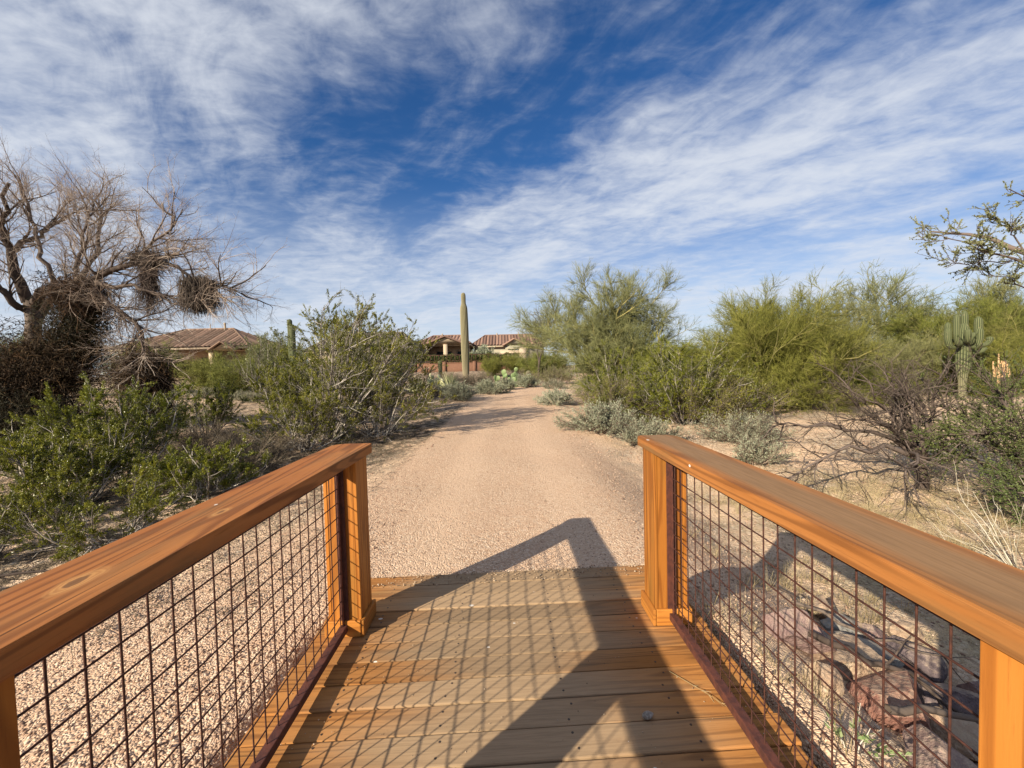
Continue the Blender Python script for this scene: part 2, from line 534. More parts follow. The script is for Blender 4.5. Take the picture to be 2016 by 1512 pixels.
def stone(name, a, b, c3, scale=7.0):
    m, t = mat(name)
    pos = t.n('ShaderNodeTexCoord').outputs['Object']
    rnd = t.n('ShaderNodeObjectInfo').outputs['Random']
    p = t.vm('ADD', pos, t.n('ShaderNodeCombineXYZ', {}, X=t.math('MULTIPLY', rnd, 40.0), Y=rnd, Z=rnd).outputs[0])
    n = t.noise(t.vm('MULTIPLY', p, (1, 1, 2.2)), scale, 5.0, .65, .8)
    n2 = t.noise(p, scale * 5, 4.0, .7)
    col = t.mix(t.smooth(n, .35, .55), a, b)
    col = t.mix(t.math('MULTIPLY', t.smooth(n2, .5, .75), .7), col, c3)
    up = t.n('ShaderNodeSeparateXYZ', {}, _0=t.n('ShaderNodeNewGeometry').outputs['Normal']).outputs[2]
    dust = t.math('MULTIPLY', t.smooth(t.math('ADD', up, t.math('MULTIPLY', t.math('SUBTRACT', n2, .5), 1.4)), .55, 1.1), .55)
    col = t.mix(dust, col, (.36, .27, .19))                                       # dust settled on the upper faces
    bmp = t.n('ShaderNodeBump', {}, Strength=0.9, Distance=0.03, Height=t.math('ADD', n, t.math('MULTIPLY', n2, .7)))
    finish(t, t.n('ShaderNodeBsdfPrincipled', {}, Base_Color=col, Roughness=.85, Normal=bmp.outputs[0], Specular_IOR_Level=.25))
    return m


M = {}
M['ground'] = ground_material()
M['deck'] = wood('deck_wood', (.34, .142, .036), (.12, .045, .014), (.41, .185, .055), 0, .7,
                 worn=(.325, .222, .13), worn_axis=0, worn_lo=.25, worn_hi=.95, world_worn=True, grey=.5, flecks=.7)
M['cap_l'] = wood('stained_cap_wood', (.265, .092, .023), (.10, .03, .008), (.325, .128, .035), 1, .5, flecks=.7, grey=.65, knots=((0.01, .45, .034), (0.02, .86, .024), (-.02, -.9, .05)), grain=1.15)
M['cap_r'] = wood('faded_cap_wood', (.265, .098, .023), (.095, .034, .010), (.315, .128, .036), 1, .5, flecks=.9, grey=.65,
                  worn=(.225, .128, .06), worn_axis=0, worn_lo=.045, worn_hi=.105)
M['post'] = wood('stained_post_wood', (.345, .122, .018), (.16, .045, .007), (.41, .158, .028), 2, .45, grain=1.0)
M['trim'] = wood('stained_trim_wood', (.36, .135, .023), (.17, .05, .009), (.42, .17, .033), 0, .45, grain=.8)
M['trim_y'] = wood('stained_trim_wood_side', (.36, .135, .023), (.17, .05, .009), (.42, .17, .033), 1, .45, grain=.8)
M['beam'] = wood('beam_wood', (.36, .20, .09), (.18, .09, .04), (.42, .24, .11), 1, .7)
M['steel'] = plain('painted_rusty_steel', (.055, .022, .018), (.105, .036, .024), 35.0, .6, .3)
M['wire'] = plain('rusted_wire', (.034, .015, .012), (.075, .028, .019), 60.0, .6, .2)
M['screw'] = plain('screw_metal', (.12, .09, .07), (.07, .05, .04), 30.0, .45, .1, .7)
M['creosote'] = foliage('creosote_leaf', [(.042, .048, .006), (.115, .125, .012), (.205, .21, .02), (.32, .29, .035)], .3, .4, .2)
M['creosote_far'] = foliage('creosote_leaf_grey', [(.06, .075, .03), (.12, .14, .05), (.17, .19, .075), (.23, .24, .10)], .3, .45, .1)
M['creostem'] = bark('creosote_stem', (.20, .175, .15), (.10, .085, .07), (.50, .45, .39), 14.0)
M['pv'] = foliage('palo_verde_twig', [(.06, .07, .013), (.13, .145, .025), (.205, .212, .04), (.29, .275, .08)], .15, .6)
M['pv_grey'] = foliage('grey_twig', [(.085, .092, .036), (.155, .162, .064), (.225, .225, .092), (.31, .285, .135)], .1, .6)
M['pvbark'] = bark('palo_verde_bark', (.20, .19, .065), (.13, .115, .05), (.30, .26, .10), 8.0)
M['olive_twig'] = foliage('olive_twig', [(.06, .065, .018), (.115, .12, .03), (.17, .165, .045), (.23, .20, .07)], .15, .6)
M['olive'] = foliage('olive_leaf', [(.05, .06, .01), (.115, .13, .02), (.18, .19, .03), (.25, .24, .05)], .25, .55)
M['bursage'] = foliage('bursage_leaf', [(.15, .165, .11), (.26, .28, .19), (.35, .37, .255), (.45, .45, .33)], .2, .75)
M['drybrush'] = foliage('dry_brush', [(.09, .07, .05), (.16, .125, .09), (.22, .175, .125), (.29, .235, .17)], .1, .8)
M['mesq'] = foliage('mesquite_leaf', [(.05, .075, .02), (.10, .14, .036), (.16, .20, .055), (.23, .26, .09)], .35, .5, .1)
M['ironwood'] = foliage('ironwood_leaf', [(.12, .125, .055), (.20, .205, .09), (.28, .28, .13), (.36, .35, .19)], .3, .5)
M['baretwig'] = foliage('bare_twig', [(.13, .09, .07), (.24, .175, .14), (.35, .27, .22), (.47, .39, .33)], 0, .8)
M['treebark'] = bark('dark_bark', (.085, .062, .05), (.035, .026, .021), (.13, .10, .08), 7.0)
M['mistletoe'] = foliage('mistletoe', [(.014, .008, .004), (.03, .017, .009), (.055, .03, .015), (.11, .058, .027)], .1, .8)
M['mistle_dark'] = foliage('mistletoe_dark', [(.022, .016, .013), (.042, .03, .025), (.07, .05, .04), (.11, .085, .07)], 0, .85)
M['darkleaf'] = foliage('dark_leaf', [(.010, .010, .005), (.020, .019, .008), (.036, .031, .012), (.065, .05, .02)], .2, .7)  # near-black brown, the leaf's own colour
M['deadbark'] = bark('dead_bark', (.085, .062, .05), (.038, .027, .022), (.13, .10, .085), 10.0)
M['deadtwig'] = foliage('dead_twig', [(.03, .021, .017), (.055, .04, .033), (.09, .068, .056), (.14, .11, .09)], 0, .85)
M['paletwig'] = foliage('pale_twig', [(.28, .24, .18), (.40, .35, .27), (.50, .45, .36), (.58, .53, .44)], 0, .8)
M['straw'] = foliage('straw', [(.30, .235, .115), (.42, .34, .18), (.52, .43, .25), (.60, .52, .33)], .3, .7)
M['weed'] = foliage('weed', [(.10, .16, .05), (.16, .24, .09), (.22, .30, .12), (.28, .34, .17)], .3, .6)
M['yucca'] = foliage('yucca_blade', [(.16, .18, .08), (.24, .26, .12), (.34, .34, .17), (.46, .44, .27)], .15, .5)
M['pad_pale'] = foliage('pale_pad', [(.36, .38, .17), (.46, .47, .24), (.55, .54, .32), (.6, .58, .38)], 0, .6)
M['pad_green'] = foliage('green_pad', [(.06, .10, .035), (.11, .16, .06), (.17, .22, .09), (.32, .36, .18)], 0, .6)


def saguaro_material(name, groove, crest, base_col):
    m, t = mat(name)
    a = t.n('ShaderNodeAttribute', {'attribute_name': 'v'}).outputs['Fac']
    pos = t.n('ShaderNodeTexCoord').outputs['Object']
    n = t.noise(pos, 9.0, 4.0, .7)
    spk = t.noise(pos, 45.0, 2.0, .6)
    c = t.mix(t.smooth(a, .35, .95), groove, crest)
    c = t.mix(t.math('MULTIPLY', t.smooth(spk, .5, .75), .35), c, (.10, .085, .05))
    c = t.mix(t.math('MULTIPLY', t.smooth(n, .60, .68), .6), c, (.22, .17, .11))
    z = t.n('ShaderNodeSeparateXYZ', {}, _0=pos).outputs[2]
    wood_k = t.math('SUBTRACT', 1.0, t.smooth(t.math('ADD', z, t.math('MULTIPLY', n, 1.2)), .7, 2.3))   # corky old skin at the foot
    c = t.mix(t.math('MULTIPLY', wood_k, .8), c, t.mix(t.smooth(a, .2, .9), tuple(x * .45 for x in base_col), base_col))
    finish(t, t.n('ShaderNodeBsdfPrincipled', {}, Base_Color=c, Roughness=.75, Specular_IOR_Level=.2))
    return m


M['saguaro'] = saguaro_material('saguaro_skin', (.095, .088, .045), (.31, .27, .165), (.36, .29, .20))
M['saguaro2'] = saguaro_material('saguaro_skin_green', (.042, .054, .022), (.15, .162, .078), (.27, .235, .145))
M['stucco'] = plain('tan_stucco', (.44, .345, .245), (.38, .295, .205), 5.0, .9, .2)
M['stucco2'] = plain('sage_stucco', (.30, .275, .205), (.26, .235, .175), 5.0, .9, .2)


def tiles(name, a, b):
    m, t = mat(name)
    vv = t.n('ShaderNodeAttribute', {'attribute_name': 'v'}).outputs['Fac']
    pos = t.n('ShaderNodeTexCoord').outputs['Object']
    n = t.noise(pos, 2.4, 5.0, .7)
    c = t.mix(t.smooth(t.math('ADD', t.math('MULTIPLY', vv, .5), t.math('MULTIPLY', n, .6)), .25, .85), a, b)
    finish(t, t.n('ShaderNodeBsdfPrincipled', {}, Base_Color=c, Roughness=.85, Specular_IOR_Level=.2))
    return m


M['tile_red'] = tiles('clay_tile_red', (.14, .085, .065), (.27, .165, .12))
M['tile_brown'] = tiles('clay_tile_brown', (.13, .085, .06), (.31, .20, .14))
M['tile_grey'] = tiles('grey_tile', (.12, .10, .08), (.24, .20, .165))
M['fascia'] = plain('fascia_paint', (.38, .30, .215), (.34, .27, .19), 3.0, .7, .05)
M['dkglass'] = plain('dark_window_glass', (.03, .045, .05), (.045, .06, .065), 1.0, .1, 0.0)
M['dkinside'] = plain('porch_shade_wall', (.26, .20, .14), (.23, .175, .12), 3.0, .9, .05)
M['blockwall'] = plain('brown_block_wall', (.17, .085, .052), (.14, .07, .044), 4.0, .9, .2)
M['hedge'] = foliage('hedge_leaf', [(.03, .045, .012), (.06, .08, .02), (.10, .115, .03), (.14, .15, .045)], .2, .5)
M['rock_red'] = stone('red_rock', (.29, .14, .10), (.20, .095, .072), (.38, .27, .21))
M['rock_pink'] = stone('pink_rock', (.29, .20, .175), (.205, .135, .125), (.38, .31, .26))
M['rock_grey'] = stone('grey_rock', (.28, .28, .25), (.21, .20, .185), (.42, .37, .31))
M['rock_tan'] = stone('tan_rock', (.44, .33, .22), (.34, .23, .155), (.54, .45, .35))
M['rock_dark'] = stone('purple_rock', (.165, .125, .125), (.105, .08, .082), (.26, .21, .19))
M['pebble'] = foliage('pebble', [(.16, .10, .066), (.30, .20, .13), (.41, .285, .19), (.53, .42, .31)], 0, .9)
M['nut'] = plain('seed_husk', (.16, .13, .10), (.34, .31, .27), 60.0, .5, .4)
M['brokenwood'] = plain('split_wood', (.50, .34, .18), (.34, .20, .10), 25.0, .8, .5)

# ------------------------------------------------------------------ ground sheet
def build_ground():
    def axis(lo, hi, core0, core1, step, growth):
        a = list(np.arange(core0, core1 + 1e-6, step))
        s = step
        while a[-1] < hi:
            s *= growth; a.append(a[-1] + s)
        s = step
        while a[0] > lo:
            s *= growth; a.insert(0, a[0] - s)
        return np.array(a)
    xs = axis(-1500, 1500, -4.5, 5.0, .085, 1.055)
    ys = axis(-600, 2500, -0.5, 9.0, .085, 1.05)
    X, Y = np.meshgrid(xs, ys)
    Z = gz(X, Y)
    nx, ny = len(xs), len(ys)
    g = G()
    idx = np.arange(nx * ny).reshape(ny, nx)
    Q = np.stack([idx[:-1, :-1], idx[:-1, 1:], idx[1:, 1:], idx[1:, :-1]], -1)
    g.add(np.stack([X, Y, Z], -1), Q=Q)
    me = g.mesh('ground', M['ground'], True)
    x, y = X.ravel(), Y.ravel()
    half = np.interp(y, [0, 3, 6, 12, 20, 30], [2.6, 2.2, 1.75, 1.55, 1.5, 1.6])
    half = half + np.where(x < 0, np.interp(y, [1.5, 3, 5], [.9, .4, 0]), 0)
    p = 1 - sst(0, .7, np.abs(x - path_x(y)) - half + .35)
    p = p * (1 - sst(1.0, 1.5, x) * sst(3.0, 2.0, y))
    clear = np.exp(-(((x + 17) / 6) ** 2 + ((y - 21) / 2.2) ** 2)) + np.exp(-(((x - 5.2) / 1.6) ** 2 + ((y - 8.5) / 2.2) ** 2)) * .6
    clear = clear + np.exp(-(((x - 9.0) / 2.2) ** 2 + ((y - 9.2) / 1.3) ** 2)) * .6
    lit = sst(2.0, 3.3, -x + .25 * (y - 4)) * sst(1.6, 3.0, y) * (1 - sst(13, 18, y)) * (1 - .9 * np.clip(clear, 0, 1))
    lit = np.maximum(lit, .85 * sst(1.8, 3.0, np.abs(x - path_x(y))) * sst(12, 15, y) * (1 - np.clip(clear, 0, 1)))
    dry = .75 * sst(2.2, 3.6, x) * (1 - sst(6.0, 7.2, y)) * sst(-1, 0, y)
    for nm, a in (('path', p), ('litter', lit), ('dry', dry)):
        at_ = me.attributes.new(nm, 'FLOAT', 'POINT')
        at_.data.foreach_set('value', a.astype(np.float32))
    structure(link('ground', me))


build_ground()


# ------------------------------------------------------------------ footbridge
def build_bridge():
    b = thing('footbridge', 'wooden footbridge with stained railings and rusty wire mesh sides', 'footbridge', (0, 0, 0))
    rng = np.random.default_rng(5)
    # deck boards: laid slightly out of square, each a little uneven
    pitch, wid, thick = .1435, .1368, .038
    y_end = 2.8827
    ang = .027
    screw_me = None
    k = 0
    yy = y_end
    while yy > -3.4:
        y0 = yy - pitch + .5 * (pitch - wid)
        wd = wid + rng.uniform(-.0015, .001)
        ex0, ex1 = -1.07 + rng.uniform(-.008, .008), 1.085 + rng.uniform(-.008, .008)
        dz = rng.uniform(-.004, .002)
        bm = bevel_box(ex0, ex1, -wd / 2, wd / 2, -thick, 0, .0055)
        o = link('deck_board', bm_mesh('deck_board', bm, M['deck']), b, (0, y0 + wid / 2, dz),
                 (rng.uniform(-.012, .012), rng.uniform(-.0012, .0012), ang + rng.uniform(-.0015, .0015)))
        if yy > .9:
            if screw_me is None:
                import bmesh
                sb = bmesh.new()
                bmesh.ops.create_cone(sb, cap_ends=True, segments=8, radius1=.0054, radius2=.0046, depth=.0016)
                screw_me = bm_mesh('screw', sb, M['screw'])
            for sx in (-.76, -.28, .24, .70):
                for sy in (-.036, .038):
                    link('screw', screw_me, o, (sx + rng.uniform(-.02, .02), sy + rng.uniform(-.006, .006), .0006))
        yy -= pitch
        k += 1
    # carrying beams under the deck and rim boards
    for x in (-.93, 0.0, .93):
        bbox_obj('beam', b, M['beam'], x - .045, x + .045, -3.4, 2.72, -.30, -.0405, .006)
    # posts
    post_y = [2.305, .585, -1.135, -2.855]
    hw = .089
    for s in (-1, 1):
        xc = s * .899
        for py in post_y:
            core = bbox_obj('post', b, M['post'], xc - hw + .019, xc + hw - .019, py - hw + .019, py + hw - .019, -.02, .965, .003)
            cl = core.location.copy()

            def sub(nm, mt, x0, x1, y0, y1, z0, z1, bv):
                o = bbox_obj(nm, core, mt, x0, x1, y0, y1, z0, z1, bv)
                o.location = o.location - cl
                return o
            # face boards: the side boards lap the end boards
            sub('face_board', M['post'], xc - hw, xc - hw + .018, py - hw, py + hw, .001, .966, .003)
            sub('face_board', M['post'], xc + hw - .018, xc + hw, py - hw, py + hw, .001, .966, .003)
            sub('face_board', M['post'], xc - hw + .0195, xc + hw - .0195, py - hw + .002, py - hw + .0175, .001, .966, .002)
            sub('face_board', M['post'], xc - hw + .0195, xc + hw - .0195, py + hw - .0175, py + hw - .002, .001, .966, .002)
            # base trim collar, inner side pieces mitre past the end pieces
            tb = hw + .0185
            sub('base_trim', M['trim_y'], xc - tb, xc - hw - .0005, py - tb, py + tb, .002, .092, .005)
            sub('base_trim', M['trim_y'], xc + hw + .0005, xc + tb, py - tb, py + tb, .002, .092, .005)
            sub('base_trim', M['trim'], xc - hw + .0005, xc + hw - .0005, py - tb + .001, py - hw - .0005, .002, .0915, .005)
            sub('base_trim', M['trim'], xc - hw + .0005, xc + hw - .0005, py + hw + .0005, py + tb - .001, .002, .0915, .005)
        # rail cap: thick board with eased edges and rounded far corners
        import bmesh
        xin, xout = s * .785, s * 1.003
        yf, yn = 2.427, -3.1
        outline = []
        def corner(cx, cy, rr, a0, a1, n=6):
            for i in range(n + 1):
                a = a0 + (a1 - a0) * i / n
                outline.append((cx + rr * math.cos(a), cy + rr * math.sin(a)))
        xl, xr = min(xin, xout), max(xin, xout)
        rl, rr_ = (.055, .012) if s < 0 else (.022, .055)
        corner(xr - rr_, yf - rr_, rr_, 0, math.pi / 2)
        corner(xl + rl, yf - rl, rl, math.pi / 2, math.pi)
        outline += [(xl, yn), (xr, yn)]
        xm, ym, zm = (xl + xr) / 2, .4, .993
        bm = bmesh.new()
        lo = [bm.verts.new((x - xm, y - ym, .967 - zm)) for x, y in outline]
        hi = [bm.verts.new((x - xm, y - ym, 1.021 - zm)) for x, y in outline]
        n = len(outline)
        bm.faces.new(hi)
        bm.faces.new(list(reversed(lo)))
        for i in range(n):
            bm.faces.new((lo[i], lo[(i + 1) % n], hi[(i + 1) % n], hi[i]))
        rim = [e for e in bm.edges if abs(e.verts[0].co.z - e.verts[1].co.z) < 1e-6]
        bmesh.ops.bevel(bm, geom=rim, offset=.009, segments=3, profile=.5, affect='EDGES')
        cap = link('rail_cap', bm_mesh('rail_cap', bm, M['cap_l'] if s < 0 else M['cap_r']), b, (xm, ym, zm))
        cap['label'] = 'reddish brown rail cap with pale knots' if s < 0 else 'rail cap faded to tan along its middle'
        # mesh panels in the bays between posts
        for bay in range(3):
            ya, yb = post_y[bay + 1] + hw + .003, post_y[bay] - hw - .003
            pan = link('wire_panel', None, b, (xc, 0, 0))
            bbox_obj('bottom_channel', pan, M['steel'], -.019, .019, ya, yb, .034, .072, .003)
            bbox_obj('top_channel', pan, M['steel'], -.019, .019, ya, yb, .928, .9655, .003)
            for (e0, e1) in ((ya, ya + .006), (yb - .006, yb)):
                bbox_obj('end_flange', pan, M['steel'], -.024, .024, e0, e1, .0735, .9265, .001)
            for (e0, e1) in ((ya + .0065, ya + .03), (yb - .03, yb - .0065)):
                bbox_obj('end_web', pan, M['steel'], -.003 if s < 0 else -.003, .003, e0, e1, .0735, .9265, .001)
            seg = np.linspace(0, 1, 2)
            gv = G(); gv.tubes(np.array([[(0, 0, .068), (0, 0, .935)]]), .0027, .0027, 6)
            gh = G(); gh.tubes(np.array([[(0, ya + .004, 0), (0, yb - .004, 0)]]), .0027, .0027, 6)
            mv, mh = gv.mesh('wire', M['wire'], True), gh.mesh('wire', M['wire'], True)
            nv = int(round((yb - ya) / .0762))
            for i in range(nv):
                y = yb - .038 - i * .0762
                if y > ya + .02:
                    link('wire', mv, pan, (s * .0085, y + rng.uniform(-.003, .003), 0), (rng.uniform(-.003, .003), rng.uniform(-.003, .003), 0))
            for i in range(11):
                link('wire', mh, pan, (s * .0085 - s * .0058, 0, .135 + i * .0762))
    return b


build_bridge()

# ------------------------------------------------------------------ plant growth
def kids(rng, P, n, t0, t1, ang, length, K=5, up=0.0, wob=.12, by_parent=False, flat=None):
    """n child polylines growing from parent polylines P (N,K,3)"""
    N, KP, _ = P.shape
    seglen = np.linalg.norm(np.diff(P, axis=1), axis=2).sum(1)
    pr = seglen / seglen.sum()
    i = rng.choice(N, n, p=pr)
    t = rng.uniform(t0, t1, n)
    f = t * (KP - 1)
    k = np.minimum(f.astype(int), KP - 2)
    fr = (f - k)[:, None]
    a, b = P[i, k], P[i, k + 1]
    p = a * (1 - fr) + b * fr
    d = norm(b - a)
    rv = norm(rng.normal(size=(n, 3)))
    side = norm(np.cross(d, rv))
    an = np.abs(rng.normal(ang[0], ang[1], n))[:, None]
    d = norm(d * np.cos(an) + side * np.sin(an))
    L = rng.uniform(length[0], length[1], n)
    if by_parent:
        L = L * seglen[i] * (1.25 - .6 * t)
    out = np.empty((n, K, 3))
    out[:, 0] = p
    st = (L / (K - 1))[:, None]
    for q in range(1, K):
        d = d + rng.normal(0, wob, (n, 3))
        d[:, 2] += up
        d = norm(d)
        out[:, q] = out[:, q - 1] + d * st
    return out


def stems_from_base(rng, n, tilt, length, K=7, curve=.08, wob=.07, lean=(0, 0), base_r=.12, az=None):
    a = rng.uniform(0, 2 * np.pi, n) if az is None else az
    tl = rng.uniform(tilt[0], tilt[1], n)
    d = np.stack([np.sin(tl) * np.cos(a) + lean[0], np.sin(tl) * np.sin(a) + lean[1], np.cos(tl)], -1)
    d = norm(d)
    L = rng.uniform(length[0], length[1], n)
    out = np.empty((n, K, 3))
    out[:, 0] = np.stack([np.cos(a) * base_r * rng.random(n), np.sin(a) * base_r * rng.random(n), np.full(n, -.05)], -1)
    for q in range(1, K):
        d = d + rng.normal(0, wob, (n, 3))
        d[:, 2] += curve
        d = norm(d)
        out[:, q] = out[:, q - 1] + d * (L / (K - 1))[:, None]
        out[:, q, 2] = np.maximum(out[:, q, 2], .03)
    return out


def along(rng, P, n, t0=.2, t1=1.0):
    N, K, _ = P.shape
    i = rng.integers(0, N, n)
    f = rng.uniform(t0, t1, n) * (K - 1)
    k = np.minimum(f.astype(int), K - 2)
    fr = (f - k)[:, None]
    return P[i, k] * (1 - fr) + P[i, k + 1] * fr, norm(P[i, k + 1] - P[i, k]), i


def plant(name, label, cat, loc, meshes, group=None, rz=0.0, scale=None, crown=None):
    t = thing(name, label, cat, loc, rz, group, scale)
    for nm, me in meshes:
        o = link(nm, me, t)
        if crown and nm in ('crown', 'foliage'):
            o.material_slots[0].link = 'OBJECT'
            o.material_slots[0].material = M[crown]
    return t


def creosote_meshes(seed, h, n_stem=22, tilt=(.1, .85), lean=(0, 0), leaves=14000, leaf=.03, tips=.35, stem_r=.014, mat_leaf='creosote', dead=.12):
    """many grey stems from one crown, leaf sprays gathered at the twig ends"""
    rng = np.random.default_rng(seed)
    S = stems_from_base(rng, n_stem, tilt, (h * .75, h * 1.12), 8, .05, .09, lean, .22)
    g = G()
    g.tubes(S, rng.uniform(.7, 1.3, n_stem) * stem_r, stem_r * .3, 5, rng.random(n_stem) ** 1.5)
    B = kids(rng, S, n_stem * 9, .22, .98, (.55, .25), (.16, .40), 6, .05, .16, True)
    g.tubes(B, stem_r * .42, stem_r * .14, 4, rng.random(len(B)) ** 2)
    D = kids(rng, S, int(n_stem * 9 * dead), .05, .5, (.9, .4), (.12, .34), 6, -.02, .3, True)      # dead bleached twigs low down
    g.tubes(D, stem_r * .5, stem_r * .12, 4, .75 + .25 * rng.random(len(D)))
    T = kids(rng, B, len(B) * 7, .25, 1.0, (.55, .25), (.10 * h * .5 + .03, .22 * h * .5 + .04), 4, .06, .18)
    g.tubes(T, stem_r * .16, stem_r * .06, 3, rng.random(len(T)) * .6)
    f = G()
    # leaves in sprays: weight towards some twigs so that the crown has clumps and gaps
    wgt = rng.random(len(T)) ** 2.2
    hz = T[:, -1, 2]
    wgt *= .35 + np.clip(hz / h, 0, 1.2) * tips * 2.2
    sel = rng.choice(len(T), leaves, p=wgt / wgt.sum())
    ff = rng.uniform(.25, 1.0, leaves) * 3
    k = np.minimum(ff.astype(int), 2)
    fr = (ff - k)[:, None]
    p = T[sel, k] * (1 - fr) + T[sel, k + 1] * fr
    d = norm(T[sel, k + 1] - T[sel, k]) * .9 + rng.normal(0, .55, (leaves, 3))
    d[:, 2] += .25
    L = leaf * rng.uniform(.6, 1.3, leaves)
    tone = np.clip(rng.random(len(T))[sel] * .55 + rng.random(leaves) * .45, 0, 1)
    f.leaves(p + rng.normal(0, leaf * .4, (leaves, 3)), d, L, L * rng.uniform(.38, .6, leaves), tone)
    return [('stems', g.mesh('stems', M['creostem'])), ('foliage', f.mesh('foliage', M[mat_leaf]))]


def paloverde_meshes(seed, h, r, n_stem=6, twigs=16000, fine=22000, tilt=(.15, .8), twig_m='pv', bark_m='pvbark', tr=.0045, trunk_r=.07, droop=0.0, dens_low=.15, lean=(0, 0), leaf=0, fl=(.10, .26)):
    """green-barked tree: upswept limbs ending in brooms of thin twigs"""
    rng = np.random.default_rng(seed)
    S = stems_from_base(rng, n_stem, tilt, (h * .62, h * .92), 8, .06, .11, lean, .18)
    g = G()
    g.tubes(S, trunk_r * rng.uniform(.6, 1.1, n_stem), trunk_r * .16, 7, rng.random(n_stem))
    B = kids(rng, S, max(60, n_stem * 10), dens_low, .98, (.75, .3), (.30, .60), 7, .04, .15, True)
    B[:, :, 2] = np.maximum(B[:, :, 2], .05)
    g.tubes(B, trunk_r * .26, trunk_r * .07, 5, rng.random(len(B)))
    C = kids(rng, B, len(B) * 8, .12, 1.0, (.65, .3), (.30, .65), 5, .03, .18, True)
    g.tubes(C, trunk_r * .10, trunk_r * .035, 4, rng.random(len(C)))
    f = G()
    tw = kids(rng, C, twigs // 3, .05, 1.0, (.5, .25), (.22, .52), 4, .05 - droop, .14)
    tone = rng.random(len(tw)) * .6
    f.tubes(tw, tr, tr * .35, 3, tone)
    p, d, i = along(rng, tw, fine, .1, 1.0)
    e = norm(d + rng.normal(0, .42, (fine, 3)) + np.array([0, 0, .12 - droop * 2]))
    L = rng.uniform(*fl, fine)[:, None]
    f.spikes(p, p + e * L, tr * .75, np.clip(tone[i] + rng.random(fine) * .4, 0, 1))
    if leaf:
        p, d, i = along(rng, tw, leaf, .2, 1.0)
        f.leaves(p, d + rng.normal(0, .6, (leaf, 3)), rng.uniform(.025, .05, leaf), .016, np.clip(.3 + rng.random(leaf) * .7, 0, 1))
    return [('trunk', g.mesh('trunk', M[bark_m], True)), ('crown', f.mesh('crown', M[twig_m]))]


def dome_meshes(seed, h, r, n_stem=46, leaves=9000, leaf=.035, mat_leaf='bursage', mat_stem='drybrush', twigs=1800, wd=.42, upright=.25):
    """low rounded shrub: stiff stems packed into a lumpy dome"""
    rng = np.random.default_rng(seed)
    L = max(h, r)
    S = stems_from_base(rng, n_stem, (.05, 1.35), (L * .7, L * 1.05), 6, .05, .12, (0, 0), r * .25)
    S[:, :, 2] *= h / L
    lump = 1 + .22 * np.sin(3 * np.arctan2(S[:, -1, 1], S[:, -1, 0]) + rng.uniform(0, 6))
    S[:, :, :2] *= (r / L) * lump[:, None, None]
    g = G()
    g.tubes(S, .008, .003, 4, rng.random(n_stem))
    T = kids(rng, S, twigs, .3, 1.0, (.6, .3), (.10 * L, .30 * L), 4, .06, .2)
    T[:, :, 2] = np.maximum(T[:, :, 2], .01)
    g.tubes(T, .003, .0012, 3, rng.random(len(T)))
    f = G()
    wgt = rng.random(len(T)) ** 1.2 + .1
    sel = rng.choice(len(T), leaves, p=wgt / wgt.sum())
    ff = rng.uniform(.2, 1.0, leaves) * 3
    k = np.minimum(ff.astype(int), 2); fr = (ff - k)[:, None]
    p = T[sel, k] * (1 - fr) + T[sel, k + 1] * fr
    d = norm(T[sel, k + 1] - T[sel, k]) + rng.normal(0, .6, (leaves, 3))
    d[:, 2] += upright
    ll = leaf * rng.uniform(.6, 1.35, leaves)
    f.leaves(p, d, ll, ll * wd, np.clip(rng.random(len(T))[sel] * .6 + rng.random(leaves) * .4, 0, 1))
    return [('stems', g.mesh('stems', M[mat_stem])), ('foliage', f.mesh('foliage', M[mat_leaf]))]


def grass_geo(g, rng, n_tuft, xy, hgt=(.10, .28), blades=26, spread=.05):
    x, y = xy
    base = np.stack([x, y, gz(x, y) - .01], -1)
    i = np.repeat(np.arange(n_tuft), blades)
    n = len(i)
    a = rng.uniform(0, 2 * np.pi, n); t = np.abs(rng.normal(.35, .3, n))
    d = np.stack([np.sin(t) * np.cos(a), np.sin(t) * np.sin(a), np.cos(t)], -1)
    L = rng.uniform(hgt[0], hgt[1], n_tuft)[i] * rng.uniform(.5, 1.1, n)
    P = np.empty((n, 4, 3))
    P[:, 0] = base[i] + np.stack([np.cos(a), np.sin(a), np.zeros(n)], -1) * (rng.random(n) * spread)[:, None]
    for q in range(1, 4):
        d[:, 2] -= .16 * rng.random(n)
        d = norm(d)
        P[:, q] = P[:, q - 1] + d * (L / 3)[:, None]
    g.tubes(P, .0016, .0005, 3, np.clip(rng.random(n_tuft)[i] * .6 + rng.random(n) * .4, 0, 1))


def saguaro_column(g, path, radii, ribs=16, depth=.10, cap=True):
    """ribbed column along a smooth path; v marks the spiny crests"""
    path = np.asarray(path, float); K = len(path)
    per = 4
    n = ribs * per
    tan = np.gradient(path, axis=0); tan = norm(tan)
    ref = np.array([.35, 1.0, .1])
    b1 = norm(np.cross(tan, ref)); b2 = np.cross(tan, b1)
    th = np.arange(n) * 2 * np.pi / n
    crest = .5 + .5 * np.cos(ribs * th)
    rad = np.asarray(radii)[:, None] * (1 - depth + depth * crest[None, :])
    V = path[:, None, :] + (b1[:, None, :] * np.cos(th)[None, :, None] + b2[:, None, :] * np.sin(th)[None, :, None]) * rad[:, :, None]
    k = np.arange(K - 1)[:, None] * n
    s = np.arange(n)[None, :]
    Q = np.stack([k + s, k + (s + 1) % n, k + n + (s + 1) % n, k + n + s], -1)
    V = V.reshape(-1, 3)
    v = np.tile(crest, K)
    T = None
    if cap:
        V = np.vstack([V, path[-1] + tan[-1] * radii[-1] * .35])
        v = np.append(v, 1.0)
        T = np.stack([(K - 1) * n + np.arange(n), (K - 1) * n + (np.arange(n) + 1) % n, np.full(n, K * n)], -1)
    g.add(V, Q=Q, T=T, v=v)


